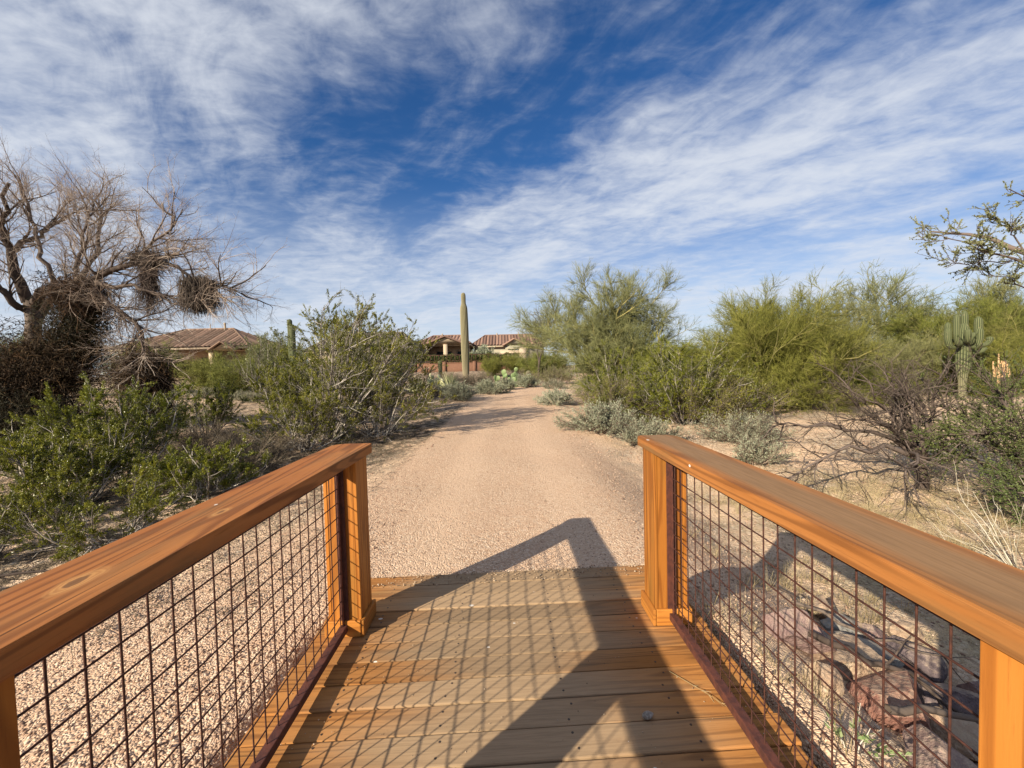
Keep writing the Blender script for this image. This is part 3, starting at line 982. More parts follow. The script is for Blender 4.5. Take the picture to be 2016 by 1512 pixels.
def round_top(r, zs):
    """radii with a rounded crown at the last few rings"""
    return r


def rock_mesh(seed, size, mat_, flat=.75, sub=4):
    import bmesh
    from mathutils import noise
    rng = np.random.default_rng(seed)
    bm = bmesh.new()
    bmesh.ops.create_icosphere(bm, subdivisions=sub, radius=1.0)
    planes = [(norm(rng.normal(size=3)), rng.uniform(.50, .78)) for _ in range(11)]
    off = Vector(rng.uniform(0, 50, 3))
    for vv in bm.verts:
        c = np.array(vv.co)
        for nrm, dd in planes:                       # split faces
            e = c @ nrm - dd
            if e > 0:
                c = c - nrm * e
        c = Vector(c)
        c *= 1 + .05 * noise.noise(c * 2.3 + off) + .035 * noise.noise(c * 6 + off)
        vv.co = (c.x * size[0], c.y * size[1], c.z * size[2])
    return bm_mesh('rock', bm, mat_, False)

# ------------------------------------------------------------------ houses, wall and hedge beyond the desert strip
def slope(g, A, B, C_, D_, pitch=.52, rise=.2):
    """one roof slope of barrel tiles: eave A-B, ridge C-D, rows running up the slope"""
    A, B, C_, D_ = (np.array(q, float) for q in (A, B, C_, D_))
    L = np.linalg.norm(B - A); ex = (B - A) / L
    c = (C_ - A) @ ex; d = (D_ - A) @ ex
    up = (C_ - A) - ex * c; Rr = np.linalg.norm(up); eu = up / Rr
    nn = np.cross(ex, eu)
    if nn[2] < 0:
        nn = -nn
    n = max(2, int(L / pitch)); pw = L / n
    for i in range(n):
        s = (i + .5) * pw
        r = Rr if c <= s <= d else (s / c * Rr if s < c else (L - s) / max(L - d, 1e-6) * Rr)
        if r < .15:
            continue
        m = max(1, int(r / 1.2))
        rows = []
        for k in range(m + 1):
            for a in (-1.0, -.55, 0, .55, 1.0):
                rows.append(A + ex * (s + a * pw * .5) + eu * (r * k / m - .12) + nn * (rise * math.cos(a * 1.45) + .02 * (k % 2)))
        Q = [(k * 5 + j, k * 5 + j + 1, k * 5 + 6 + j, k * 5 + 5 + j) for k in range(m) for j in range(4)]
        g.add(rows, Q=Q, v=RNG.random())


def house(name, label, x0, x1, y0, y1, ze, zr, inset, wallm, tilem, gables=(), windows=(), columns=(), porch=None, vents=(), zb=0.5):
    t = thing(name, label, 'house', (0, 0, 0))
    oh = .5
    ym = (y0 + y1) / 2
    g = G(); g.box(x0, x1, (porch if porch else y0), y1, zb, ze)
    link('wall', g.mesh('wall', M[wallm]), t)
    g = G()
    X0, X1, Y0, Y1 = x0 - oh, x1 + oh, y0 - oh, y1 + oh
    slope(g, (X0, Y0, ze), (X1, Y0, ze), (X0 + inset, ym, zr), (X1 - inset, ym, zr))
    slope(g, (X1, Y1, ze), (X0, Y1, ze), (X1 - inset, ym, zr), (X0 + inset, ym, zr))
    if inset > .2:
        slope(g, (X0, Y1, ze), (X0, Y0, ze), (X0 + inset, ym, zr), (X0 + inset, ym - .01, zr))
        slope(g, (X1, Y0, ze), (X1, Y1, ze), (X1 - inset, ym, zr), (X1 - inset, ym + .01, zr))
    under = .06
    V = [(X0, Y0, ze - under), (X1, Y0, ze - under), (X1, Y1, ze - under), (X0, Y1, ze - under), (X0 + inset, ym, zr - under), (X1 - inset, ym, zr - under)]
    g.add(V, Q=[(0, 1, 5, 4), (2, 3, 4, 5), (3, 2, 1, 0)], T=[(1, 2, 5), (3, 0, 4)])
    # ridge and hip caps
    caps = [((X0 + inset, ym, zr + .09), (X1 - inset, ym, zr + .09))]
    for a, b_ in (((X0, Y0, ze + .06), (X0 + inset, ym, zr + .09)), ((X1, Y0, ze + .06), (X1 - inset, ym, zr + .09))):
        caps.append((a, b_))
    g.tubes(np.array(caps, float), .14, .14, 6)
    roof = link('roof', g.mesh('roof', M[tilem]), t)
    g = G(); g.box(X0, X1, Y0 - .03, Y0 + .03, ze - .28, ze - .065)
    g.box(X0 - .03, X0 + .03, Y0 + .04, Y1, ze - .28, ze - .065); g.box(X1 - .03, X1 + .03, Y0 + .04, Y1, ze - .28, ze - .065)
    link('fascia', g.mesh('fascia', M['fascia']), t)
    for (ga, gb, gze, gzr, depth) in gables:
        gm = (ga + gb) / 2
        yf = y0 - depth
        g = G()
        g.add([(ga + .3, yf, gze), (gb - .3, yf, gze), (gm, yf, gzr - .15), (ga + .3, y0 + 3, gze), (gb - .3, y0 + 3, gze), (gm, y0 + 3, gzr - .15)],
              T=[(0, 1, 2)], Q=[(0, 3, 4, 1)])
        if not porch:
            g.box(ga + .4, gb - .4, yf + .02, y0 + 1, zb, gze - .01)
        link('gable_wall', g.mesh('gable_wall', M[wallm]), t)
        g = G()
        slope(g, (ga, y0 + 4, gze), (ga, yf - .35, gze), (gm, y0 + 4, gzr), (gm, yf - .35, gzr))
        slope(g, (gb, yf - .35, gze), (gb, y0 + 4, gze), (gm, yf - .35, gzr), (gm, y0 + 4, gzr))
        g.tubes(np.array([[(ga, yf - .36, gze - .02), (gm, yf - .36, gzr + .03)], [(gb, yf - .36, gze - .02), (gm, yf - .36, gzr + .03)]]), .12, .12, 4)
        link('gable_roof', g.mesh('gable_roof', M[tilem]), roof)
    for (a, b_, za, zb2, yy) in windows:
        g = G(); g.box(a, b_, yy - .05, yy + .02, za, zb2)
        wn = link('window', g.mesh('window', M['fascia']), t)
        g = G(); g.box(a + .1, (a + b_) / 2 - .04, yy - .07, yy - .052, za + .1, zb2 - .1)
        link('pane', g.mesh('pane', M['dkglass']), wn)
        g = G(); g.box((a + b_) / 2 + .04, b_ - .1, yy - .07, yy - .052, za + .1, zb2 - .1)
        link('pane', g.mesh('pane', M['dkglass']), wn)
    for (cx, cw, yy, zt) in columns:
        g = G(); g.box(cx - cw / 2, cx + cw / 2, yy - cw / 2, yy + cw / 2, zb, zt)
        g.box(cx - cw / 2 - .06, cx + cw / 2 + .06, yy - cw / 2 - .06, yy + cw / 2 + .06, zb, zb + .5)
        link('column', g.mesh('column', M[wallm]), t)
    for (vx, vz, hh, rr) in vents:
        g = G(); g.tubes(np.array([[(vx, ym - .2, vz - .6), (vx, ym - .2, vz + hh)]]), rr, rr, 8)
        g.tubes(np.array([[(vx, ym - .2, vz + hh), (vx, ym - .2, vz + hh + .18)]]), rr * 1.4, rr * .9, 8)
        link('vent_pipe', g.mesh('vent_pipe', M['fascia']), roof)
    return t


house('tile_roof_house', 'long house with brown barrel tile roof behind the bare tree', -46.5, -30.8, 50, 60, 5.0, 7.6, 5.2,
      'stucco', 'tile_brown', gables=((-34.6, -31.6, 4.6, 5.5, .9),), windows=((-44.5, -41.5, 2.2, 4.0, 53.0), (-38.5, -35.5, 2.0, 4.0, 53.0)),
      columns=((-45.8, .5, 50.3, 4.7), (-40.4, .5, 50.3, 4.7), (-35.2, .5, 50.3, 4.7)), porch=53.0,
      vents=((-36.5, 7.5, .8, .13), (-38.4, 7.5, .65, .05)))
house('grey_roof_house', 'house with weathered grey roof seen through the creosote stems', -27.4, -13.2, 58, 68, 4.6, 7.35, 2.6,
      'stucco', 'tile_grey', windows=((-22, -19.5, 2.4, 3.9, 57.99),), vents=((-19.5, 7.3, .6, .09), (-17.0, 7.3, .3, .2)))
house('gable_porch_house', 'tan house with red tile gable and columned porch left of the tall saguaro', -13.4, -5.6, 64, 74, 5.5, 7.2, 2.2,
      'stucco', 'tile_red', gables=((-12.0, -5.9, 5.45, 6.62, 1.2),), windows=((-10.9, -8.3, 3.0, 4.6, 66.5), (-7.6, -6.2, 3.0, 4.6, 66.5)),
      columns=((-11.9, .45, 62.9, 5.45), (-8.9, .6, 62.9, 5.45), (-6.0, .45, 62.9, 5.45)), porch=66.5, vents=((-10.2, 7.2, .25, .1),))
house('sage_house', 'sage green house with low red tile hip roof right of the tall saguaro', -5.0, 6.6, 68, 78, 5.4, 7.4, 2.2,
      'stucco2', 'tile_red', gables=((-.2, 3.6, 5.3, 6.35, 1.0),), windows=((-3.9, -3.0, 3.6, 4.8, 67.98), (.5, 2.9, 3.4, 4.8, 66.98)),
      vents=((2.6, 7.3, .5, .06), (-1.2, 7.4, .3, .09)))


def block_wall():
    t = thing('garden_wall', 'low reddish brown garden wall in front of the houses', 'wall', (0, 0, 0))
    g = G(); g.box(-16.0, 8.0, 55.0, 55.2, .6, 2.45)
    link('wall_face', g.mesh('wall_face', M['blockwall']), t)
    g = G(); g.box(-16.05, 8.05, 54.95, 55.25, 2.452, 2.54)
    link('coping', g.mesh('coping', M['blockwall']), t)
    for x in np.arange(-16, 8.1, 4.0):
        g = G(); g.box(x - .22, x + .22, 54.86, 54.948, .6, 2.62)
        link('pier', g.mesh('pier', M['blockwall']), t)
    t2 = thing('garden_fence', 'thin dark metal fence on top of the garden wall', 'fence', (0, 0, 0))
    for x in np.arange(-15.9, 8.0, .55):
        g = G(); g.box(x - .02, x + .02, 55.08, 55.12, 2.542, 3.6)
        link('picket', g.mesh('picket', M['steel']), t2)
    for z in (2.7, 3.5):
        g = G(); g.box(-16, 8, 55.122, 55.15, z, z + .05)
        link('rail', g.mesh('rail', M['steel']), t2)
    t3 = thing('terracotta_wall', 'stepped tan terrace wall beneath the sage green house', 'wall', (0, 0, 0))
    g = G(); g.box(-.6, 3.2, 60, 60.3, 1.0, 4.2); link('wall_face', g.mesh('wall_face', M['stucco']), t3)
    g = G(); g.box(2.2, 3.2, 59.7, 59.998, 1.0, 4.5); link('pier', g.mesh('pier', M['stucco']), t3)


block_wall()


def hedge_mesh(seed, x0, x1, d, z0, z1, n):
    rng = np.random.default_rng(seed)
    p = np.stack([rng.uniform(x0, x1, n), rng.uniform(-d, d, n), z0 + (z1 - z0) * rng.random(n) ** .7], -1)
    p[:, 2] += .12 * np.sin(p[:, 0] * 2.3) + .08 * np.sin(p[:, 0] * 5.1)
    g = G()
    g.leaves(p, rng.normal(size=(n, 3)) + np.array([0, 0, .4]), rng.uniform(.14, .26, n), .13)
    return g.mesh('foliage', M['hedge'])


h = thing('clipped_hedge', 'long dark clipped hedge standing behind the garden wall', 'hedge', (0, 56.6, 0))
link('foliage', hedge_mesh(3, -15.5, 2.0, .6, 1.2, 3.55, 16000), h)
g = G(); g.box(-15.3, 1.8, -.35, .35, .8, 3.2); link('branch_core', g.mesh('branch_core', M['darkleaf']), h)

# ------------------------------------------------------------------ cacti
def tall_saguaro():
    t = thing('saguaro', 'tall single-column saguaro with pinched tip beside the path', 'cactus', at(-2.76, 29.4))
    zs = np.array([-.1, .2, .6, 1.2, 2.0, 2.8, 3.6, 4.4, 5.0, 5.3, 5.45, 5.55, 5.63, 5.72, 5.85, 6.05, 6.22, 6.36, 6.44, 6.47])
    rs = np.array([.21, .22, .235, .255, .275, .285, .285, .28, .27, .26, .245, .215, .185, .165, .16, .165, .165, .15, .10, .02])
    path = np.stack([-.004 * zs ** 2 * .2, 0 * zs, zs], -1)
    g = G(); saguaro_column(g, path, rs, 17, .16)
    link('column', g.mesh('column', M['saguaro'], True), t)


def thin_saguaro(label, x, y, hgt, r, lean=0.0):
    t = thing('saguaro', label, 'cactus', at(x, y))
    zs = np.concatenate([np.linspace(-.1, hgt - r, 12), hgt - r + r * np.array([.35, .65, .85, .97])])
    rs = np.concatenate([np.linspace(r * .85, r, 12), r * np.array([.93, .75, .5, .15])])
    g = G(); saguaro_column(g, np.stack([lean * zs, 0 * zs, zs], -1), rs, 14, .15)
    link('column', g.mesh('column', M['saguaro2'], True), t)


def armed_saguaro():
    x0, y0 = 14.75, 13.0
    t = thing('saguaro', 'many-armed saguaro with stubby upturned arms rising from the right-hand thicket', 'cactus', at(x0, y0), 0.0, None, .84)
    g = G()
    zs = np.array([-.1, .3, .7, 1.0, 1.2, 1.5, 1.9, 2.2, 2.4, 2.6, 2.75, 2.85, 2.92, 2.95])
    rs = np.array([.11, .11, .12, .15, .20, .215, .21, .20, .185, .17, .15, .12, .08, .02])
    saguaro_column(g, np.stack([0.02 * zs, 0 * zs, zs], -1), rs, 15, .14)
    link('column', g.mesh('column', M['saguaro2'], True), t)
    arms = [  # start height, outward direction, reach, rise, radius
        (2.15, (-1, -.15), .62, .62, .115), (2.25, (-1, -.5), .60, 1.02, .10), (2.2, (1, -.3), .66, .20, .10), (1.95, (1, -.25), .52, -.05, .095),
        (2.15, (.35, -1), .30, .58, .125), (2.35, (.4, -.8), .26, .80, .125), (2.3, (-.3, -1), .32, .26, .10), (2.45, (.5, .4), .26, 1.0, .11),
        (2.4, (-.5, .5), .30, .62, .10), (2.35, (-.6, -.8), .40, .34, .10), (2.1, (.9, .5), .4, .3, .10)]
    for z, (dx, dy), reach, rise, r in arms:
        l = math.hypot(dx, dy); dx /= l; dy /= l
        n = 16
        pts, rad = [], []
        for i in range(n):
            q = i / (n - 1)
            out = reach * min(1, math.sin(min(q * 1.9, 1) * math.pi / 2)) + .12
            zz_ = z - .12 * math.sin(min(1, q * 2.2) * math.pi) + (rise if rise > 0 else rise * .6) * max(0, (q - .3) / .7) ** 1.1
            pts.append((dx * out + .04, dy * out, zz_))
            rr = r * (.62 + .38 * min(1, q * 1.6))
            if q > .82:
                rr *= math.sqrt(max(0.0, 1 - ((q - .82) / .185) ** 2))
            rad.append(max(rr, .01))
        g = G(); saguaro_column(g, pts, rad, 12, .12)
        link('arm', g.mesh('arm', M['saguaro2'], True), t)


tall_saguaro()
thin_saguaro('slender saguaro, taller of the pair among the creosote tips', -15.47, 30.2, 5.0, .17)
thin_saguaro('slender saguaro, shorter of the pair among the creosote tips', -15.05, 29.7, 4.6, .19)
thin_saguaro('short stub of a saguaro left of the tall saguaro near the garden wall', -4.75, 30.5, 1.75, .16)
thin_saguaro('tiny barrel-like saguaro stub in front of the bare leaning sapling', 1.9, 33.0, .75, .2)
armed_saguaro()


def prickly_pear(label, x, y, n, size, mt, seed, spread):
    rng = np.random.default_rng(seed)
    t = thing('prickly_pear', label, 'cactus', at(x, y))
    import bmesh
    bm = bmesh.new()
    bmesh.ops.create_uvsphere(bm, u_segments=12, v_segments=8, radius=1.0)
    for vv in bm.verts:
        wz = .62 + .38 * math.sin(min(1, (vv.co.z + 1) / 1.5) * math.pi / 2)
        vv.co = Vector((vv.co.x * .42 * wz, vv.co.y * .09, (vv.co.z + 1) * .5))
    me = bm_mesh('pad', bm, M[mt], True)
    atb = me.attributes.new('v', 'FLOAT', 'POINT')
    atb.data.foreach_set('value', np.array([.2 + .6 * (p.co.z) for p in me.vertices], np.float32))
    tips = []
    for i in range(n):
        if i < n * .4 or not tips:
            a = rng.uniform(0, 6.28); rr = spread * math.sqrt(rng.random())
            p = np.array([rr * math.cos(a), rr * math.sin(a) * .6, -.03]); tl = rng.normal(0, .35)
        else:
            p = tips[rng.integers(0, len(tips))] + rng.normal(0, .03, 3); tl = rng.normal(0, .45)
        s = size * rng.uniform(.75, 1.15)
        rz = rng.uniform(-1.1, 1.1)
        link('pad', me, t, tuple(p), (rng.normal(0, .25), tl, rz), s)
        tips.append(p + np.array([math.sin(tl) * math.cos(rz), math.sin(tl) * math.sin(rz), math.cos(tl)]) * s * .93)
    return t


prickly_pear('pale yellow-green prickly pear clump left of the tall saguaro', -4.2, 26.5, 44, .36, 'pad_pale', 2, .9)
prickly_pear('dark green prickly pear clump right of the tall saguaro by the path', .15, 25.2, 40, .38, 'pad_green', 4, .7)


def yucca(label, x, y, n, L, seed):
    rng = np.random.default_rng(seed)
    a = rng.uniform(0, 6.28, n); tl = rng.uniform(.15, 1.35, n)
    d = np.stack([np.sin(tl) * np.cos(a), np.sin(tl) * np.sin(a), np.cos(tl)], -1)
    st = np.zeros((n, 3)); st[:, 2] = .1
    g = G(); ln = L * rng.uniform(.7, 1.1, n)[:, None]
    mid = st + d * ln * .5
    g.spikes(st, st + d * ln, .022)
    t = thing('yucca', label, 'plant', at(x, y))
    link('blades', g.mesh('blades', M['yucca']), t)
    g = G(); g.tubes(np.array([[(0, 0, -.1), (0, 0, .12)]]), .14, .08, 8); link('crown_base', g.mesh('crown_base', M['drybrush']), t)


yucca('spiky yucca with long narrow blades before the pale prickly pear', -2.9, 21.8, 150, 1.15, 6)
yucca('spiky yucca half hidden behind the leaning creosote', -4.4, 21.0, 120, 1.0, 7)

# ------------------------------------------------------------------ trees and shrubs
# bare tree with mistletoe on the left
def bare_tree():
    rng = np.random.default_rng(21)
    bx, by = -11.88, 10.7
    bz = gzf(bx, by)
    t = thing('bare_tree', 'leafless mesquite tree hung with dark mistletoe clumps', 'tree', (bx, by, bz))
    o = np.array([bx, by, bz])
    limbs = [
        ([(-11.88, 10.7, -0.25), (-11.88, 10.7, 0.79), (-11.97, 10.75, 1.84), (-11.99, 10.75, 2.61), (-12.0, 10.75, 3.23), (-12.07, 10.75, 3.52)], .20, .14),
        ([(-11.42, 10.9, -0.2), (-11.58, 10.9, 0.77), (-11.66, 10.9, 1.17), (-11.67, 10.8, 1.83), (-11.9, 10.75, 2.35)], .15, .12),
        ([(-12.07, 10.75, 3.45), (-12.09, 10.6, 3.87), (-12.11, 10.5, 4.29), (-12.03, 10.4, 4.63), (-12.03, 10.3, 5.01), (-11.94, 10.2, 5.24), (-11.8, 10.2, 5.59), (-11.71, 10.2, 6.19)], .13, .035),
        ([(-12.03, 10.4, 4.63), (-11.82, 10.5, 4.87), (-11.55, 10.6, 5.06), (-11.33, 10.7, 5.34), (-11.07, 10.8, 5.53)], .07, .03),
        ([(-11.99, 10.75, 3.3), (-11.58, 10.6, 3.67), (-10.99, 10.4, 3.73), (-10.29, 10.2, 3.75), (-9.61, 10.0, 3.81), (-9.12, 9.9, 4.0), (-8.64, 9.8, 4.08), (-8.11, 9.8, 4.18), (-7.64, 9.8, 4.26)], .12, .04),
        ([(-8.3, 9.8, 4.18), (-7.76, 9.8, 4.14), (-7.44, 9.75, 3.95), (-7.18, 9.7, 3.72), (-6.83, 9.6, 3.61), (-6.37, 9.6, 3.52), (-5.98, 9.6, 3.33)], .045, .012),
        ([(-9.61, 10.0, 3.75), (-9.02, 9.8, 3.57), (-8.43, 9.6, 3.54), (-7.96, 9.5, 3.39), (-7.63, 9.5, 3.26)], .06, .02),
        ([(-9.7, 10.0, 3.7), (-9.52, 10.0, 3.4), (-8.99, 9.8, 3.05), (-8.46, 9.6, 2.78), (-8.13, 9.5, 2.42), (-8.07, 9.5, 1.6)], .065, .03),
        ([(-12.03, 10.75, 3.2), (-11.99, 10.4, 3.33), (-12.1, 10.2, 3.67), (-12.31, 10.0, 3.87), (-12.85, 10.0, 4.48), (-13.04, 10.0, 5.07)], .09, .03),
        ([(-12.05, 10.75, 2.8), (-12.12, 11.2, 3.46), (-11.9, 11.8, 4.11), (-11.68, 12.2, 5.06), (-11.66, 12.4, 6.15), (-11.93, 12.5, 6.73)], .10, .03),
        ([(-10.99, 10.4, 3.73), (-11.09, 10.3, 4.28), (-11.29, 10.3, 4.89), (-11.48, 10.4, 5.54), (-11.9, 10.6, 6.25)], .06, .02),
        ([(-8.64, 9.8, 4.08), (-8.35, 9.9, 4.47), (-7.94, 10.0, 4.85), (-7.76, 10.1, 5.24), (-8.12, 10.2, 5.65)], .04, .012),
        ([(-10.29, 10.2, 3.75), (-10.28, 10.3, 4.51), (-10.15, 10.4, 5.27), (-10.03, 10.5, 5.8)], .05, .015),
    ]
    g = G()
    K = 14
    main = []
    for pts, r0, r1 in limbs:
        p = np.array(pts) - o
        q = np.linspace(0, len(p) - 1, K)
        k = np.minimum(q.astype(int), len(p) - 2); f = (q - k)[:, None]
        p = p[k] * (1 - f) + p[k + 1] * f
        p[1:-1] += rng.normal(0, .03, (K - 2, 3))
        g.tubes(p[None], r0, r1, 8)
        main.append(p)
    main = np.array(main)
    upper = main[2:]
    B = kids(rng, upper, 150, .2, 1.0, (.7, .3), (.5, 1.3), 7, .05, .16)
    g.tubes(B, .022, .007, 5)
    link('trunk', g.mesh('trunk', M['treebark'], True), t)
    C = kids(rng, B, 1100, .15, 1.0, (.6, .3), (.35, .85), 6, .03, .17)
    D = kids(rng, C, 5500, .1, 1.0, (.6, .3), (.2, .55), 5, .02, .18)
    f = G()
    f.tubes(C, .0075, .003, 4)
    f.tubes(D, .0026, .001, 3)
    p, d, i = along(rng, D, 30000, .1, 1.0)
    e = norm(d + rng.normal(0, .5, (len(p), 3)))
    f.spikes(p, p + e * rng.uniform(.06, .22, len(p))[:, None], .0012, rng.random(len(p)))
    link('twigs', f.mesh('twigs', M['baretwig']), t)
    # fine drooping dark spray low on the right side
    low = main[[6, 7]]
    B2 = kids(rng, low, 40, .3, 1.0, (.6, .3), (.4, 1.1), 6, -.06, .14)
    D2 = kids(rng, B2, 800, .1, 1.0, (.6, .3), (.2, .5), 5, -.05, .16)
    f = G(); f.tubes(B2, .012, .004, 4); f.tubes(D2, .0035, .0013, 3)
    link('lower_twigs', f.mesh('lower_twigs', M['deadtwig']), t)
    # mistletoe: dense hanging brooms
    def clump(c, rx, rz, n, hang, mt, nm='mistletoe', length=.08, leaf=0):
        g = G()
        c = np.array(c) - o
        a = rng.normal(0, .45, (n, 3)) * np.array([rx, rx * .8, rz])
        a += (norm(rng.normal(size=(9, 3))) * np.array([rx, rx * .8, rz]) * .45)[rng.integers(0, 9, n)] + c
        d = norm(rng.normal(size=(n, 3)) * .6 + np.array([0, 0, -hang]))
        P = np.empty((n, 4, 3)); P[:, 0] = a
        for q in range(1, 4):
            d = norm(d + rng.normal(0, .22, (n, 3)) + np.array([0, 0, -.12 * hang]))
            P[:, q] = P[:, q - 1] + d * (length * rng.uniform(.6, 1.3, n))[:, None]
        tone = rng.random(n)
        g.tubes(P, .0055, .0025, 3, tone)
        if leaf:
            k = rng.integers(0, n, leaf)
            p = P[k, rng.integers(0, 4, leaf)] + rng.normal(0, .02, (leaf, 3))
            g.leaves(p, rng.normal(size=(leaf, 3)), rng.uniform(.03, .07, leaf), .028, np.clip(tone[k] * .6 + rng.random(leaf) * .4, 0, 1))
        link(nm, g.mesh(nm, M[mt]), t)
    clump((-6.88, 9.6, 3.60), .30, .14, 1700, 4.5, 'mistle_dark', length=.21)
    clump((-8.24, 9.8, 4.22), .36, .18, 900, .5, 'mistle_dark')
    clump((-8.2, 9.75, 3.8), .16, .6, 1000, 1.8, 'mistle_dark', length=.13)
    clump((-8.01, 9.3, 1.45), .46, .5, 3600, .8, 'mistletoe', leaf=5000)
    clump((-8.03, 9.3, .75), .36, .5, 2200, .9, 'mistletoe', leaf=3000)
    clump((-10.1, 10.1, 3.6), .55, .4, 2200, .5, 'mistletoe', length=.12)
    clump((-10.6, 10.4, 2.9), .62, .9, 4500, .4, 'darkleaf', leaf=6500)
    clump((-10.9, 10.4, 1.9), .85, .9, 5500, .3, 'mistletoe', leaf=9000)
    clump((-11.8, 10.1, 1.5), .8, .8, 4600, .3, 'mistletoe', leaf=8000)
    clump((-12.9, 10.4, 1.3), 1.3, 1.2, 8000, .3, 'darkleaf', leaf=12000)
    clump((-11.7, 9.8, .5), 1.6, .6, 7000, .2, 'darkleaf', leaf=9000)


bare_tree()

# creosote shrubs along the left side
plant('creosote_bush', 'big creosote bush with long pale stems leaning right toward the path', 'bush', at(-3.95, 9.3),
      creosote_meshes(31, 2.75, 30, (.1, .75), (.52, .05), 64000, .027, .55, .021))
plant('creosote_bush', 'upright creosote bush with feathery leaf tips left of the leaning creosote', 'bush', at(-5.3, 10.4),
      creosote_meshes(32, 1.6, 22, (.1, .75), (-.05, 0), 42000, .027, .5, .018))
plant('creosote_bush', 'wide creosote at the path edge beyond the left rail end', 'bush', at(-2.9, 9.4),
      creosote_meshes(33, 1.75, 28, (.25, 1.15), (.22, -.05), 44000, .025, .3, .014, dead=.3))
plant('creosote_bush', 'tangled creosote with bleached dead twigs behind the left rail end', 'bush', at(-4.1, 8.3),
      creosote_meshes(34, 1.35, 22, (.4, 1.2), (-.1, -.1), 30000, .025, .3, .015, dead=.5))
plant('creosote_bush', 'half-bare creosote with drooping side twigs over the sandy clearing', 'bush', at(-7.2, 10.0),
      creosote_meshes(35, 1.3, 18, (.3, 1.1), (-.15, 0), 22000, .026, .3, .016, dead=.3))
plant('creosote_bush', 'bright green creosote bush nearest the left edge of the view', 'bush', at(-5.75, 5.5),
      creosote_meshes(36, 1.1, 34, (.2, 1.15), (0, 0), 80000, .0215, .35, .013, dead=.2))
plant('creosote_bush', 'green creosote with a peaked top beneath the bare tree', 'bush', at(-6.3, 6.8),
      creosote_meshes(37, 1.5, 24, (.08, .6), (.1, 0), 60000, .0225, .45, .013))
plant('creosote_bush', 'low green creosote sprawling toward the left rail with grey dead twigs', 'bush', at(-4.3, 5.9),
      creosote_meshes(38, .8, 26, (.5, 1.3), (.15, -.1), 44000, .021, .3, .011, dead=.5))
plant('creosote_bush', 'small sunlit creosote just above the middle of the left rail', 'bush', at(-4.05, 4.2),
      creosote_meshes(39, .72, 20, (.4, 1.25), (0, 0), 26000, .019, .3, .009, dead=.5))
plant('creosote_bush', 'thin dark creosote near the bottom of the left rail', 'bush', at(-5.2, 3.9),
      creosote_meshes(40, .85, 16, (.5, 1.3), (.1, 0), 18000, .019, .3, .010, dead=.7))
plant('creosote_bush', 'dark low creosote at the left edge just above the rail', 'bush', at(-6.6, 4.3),
      creosote_meshes(43, .95, 24, (.4, 1.25), (0, 0), 30000, .0205, .3, .010, dead=.5))
plant('creosote_bush', 'tall green creosote at the left edge under the bare tree trunk', 'bush', at(-8.3, 7.2),
      creosote_meshes(44, 1.0, 26, (.2, 1.0), (0, 0), 40000, .024, .35, .013))
plant('dry_shrub', 'thin grey leafless shrub between the left creosotes', 'bush', at(-4.6, 7.3),
      dome_meshes(41, .65, 1.0, 40, 2600, .02, 'drybrush', 'drybrush', 2600, .3))
plant('dry_shrub', 'grey wispy shrub under the half-bare creosote', 'bush', at(-6.1, 8.4),
      dome_meshes(42, .6, 1.1, 40, 2600, .02, 'drybrush', 'drybrush', 2600, .3))

# right side: palo verdes, creosotes, bursage
plant('palo_verde_tree', 'palo verde tree with feathery crown and yellow-green trunk right of the path', 'tree', at(4.75, 16.0),
      paloverde_meshes(151, 5.3, 2.4, 10, 45000, 80000, (.05, .58), trunk_r=.095, twig_m='pv_grey', dens_low=.22, tr=.0046, lean=(.02, 0)))
plant('creosote_bush', 'dense bright green creosote beyond the right rail end', 'bush', at(4.35, 9.9),
      creosote_meshes(52, 1.75, 60, (.1, 1.35), (-.05, 0), 110000, .024, .08, .010, dead=.02))
plant('creosote_bush', 'dark green leafy base of the thicket beyond the right rail end', 'bush', at(4.9, 10.3),
      dome_meshes(152, 1.25, 1.7, 90, 42000, .036, 'creosote', 'drybrush', 6000, .42))
plant('olive_bush', 'olive brown bush reaching down to the right path edge', 'bush', at(3.05, 10.6),
      dome_meshes(153, 1.15, 1.15, 80, 26000, .036, 'olive', 'drybrush', 5000, .4))
plant('creosote_bush', 'olive creosote growing into the palo verde tree', 'bush', at(3.3, 11.2),
      creosote_meshes(53, 1.75, 44, (.1, 1.25), (0, 0), 70000, .026, .1, .011, 'olive', dead=.03))
plant('palo_verde_bush', 'rounded yellow-green palo verde bush behind the bright creosote', 'bush', at(8.2, 12.9),
      paloverde_meshes(54, 3.5, 2.0, 22, 60000, 110000, (.1, 1.1), trunk_r=.05, dens_low=.1, tr=.0045))
plant('palo_verde_bush', 'yellow-green palo verde filling the gap between palo verde tree and rounded bush', 'bush', at(5.6, 14.6),
      paloverde_meshes(55, 1.9, 2.0, 16, 36000, 60000, (.1, 1.2), trunk_r=.045, dens_low=.1))
plant('olive_bush', 'dark green low skirt bush at the foot of the rounded palo verde', 'bush', at(8.6, 11.6),
      dome_meshes(56, 1.0, 1.5, 50, 12000, .035, 'olive', 'drybrush', 2600, .35))
plant('bursage', 'silvery bursage mound at the right path edge before the palo verde tree', 'bush', at(2.15, 9.1),
      dome_meshes(57, .68, .85, 70, 20000, .034, 'bursage', 'drybrush', 3000, .34, .5))
plant('bursage', 'small grey bursage touching the end of the right rail cap', 'bush', at(2.85, 8.2),
      dome_meshes(58, .5, .68, 60, 13000, .03, 'bursage', 'drybrush', 2200, .36))
plant('bursage', 'grey twiggy bursage mound above the middle of the right rail', 'bush', at(4.75, 8.0),
      dome_meshes(59, .6, .85, 70, 13000, .03, 'bursage', 'drybrush', 3000, .34))
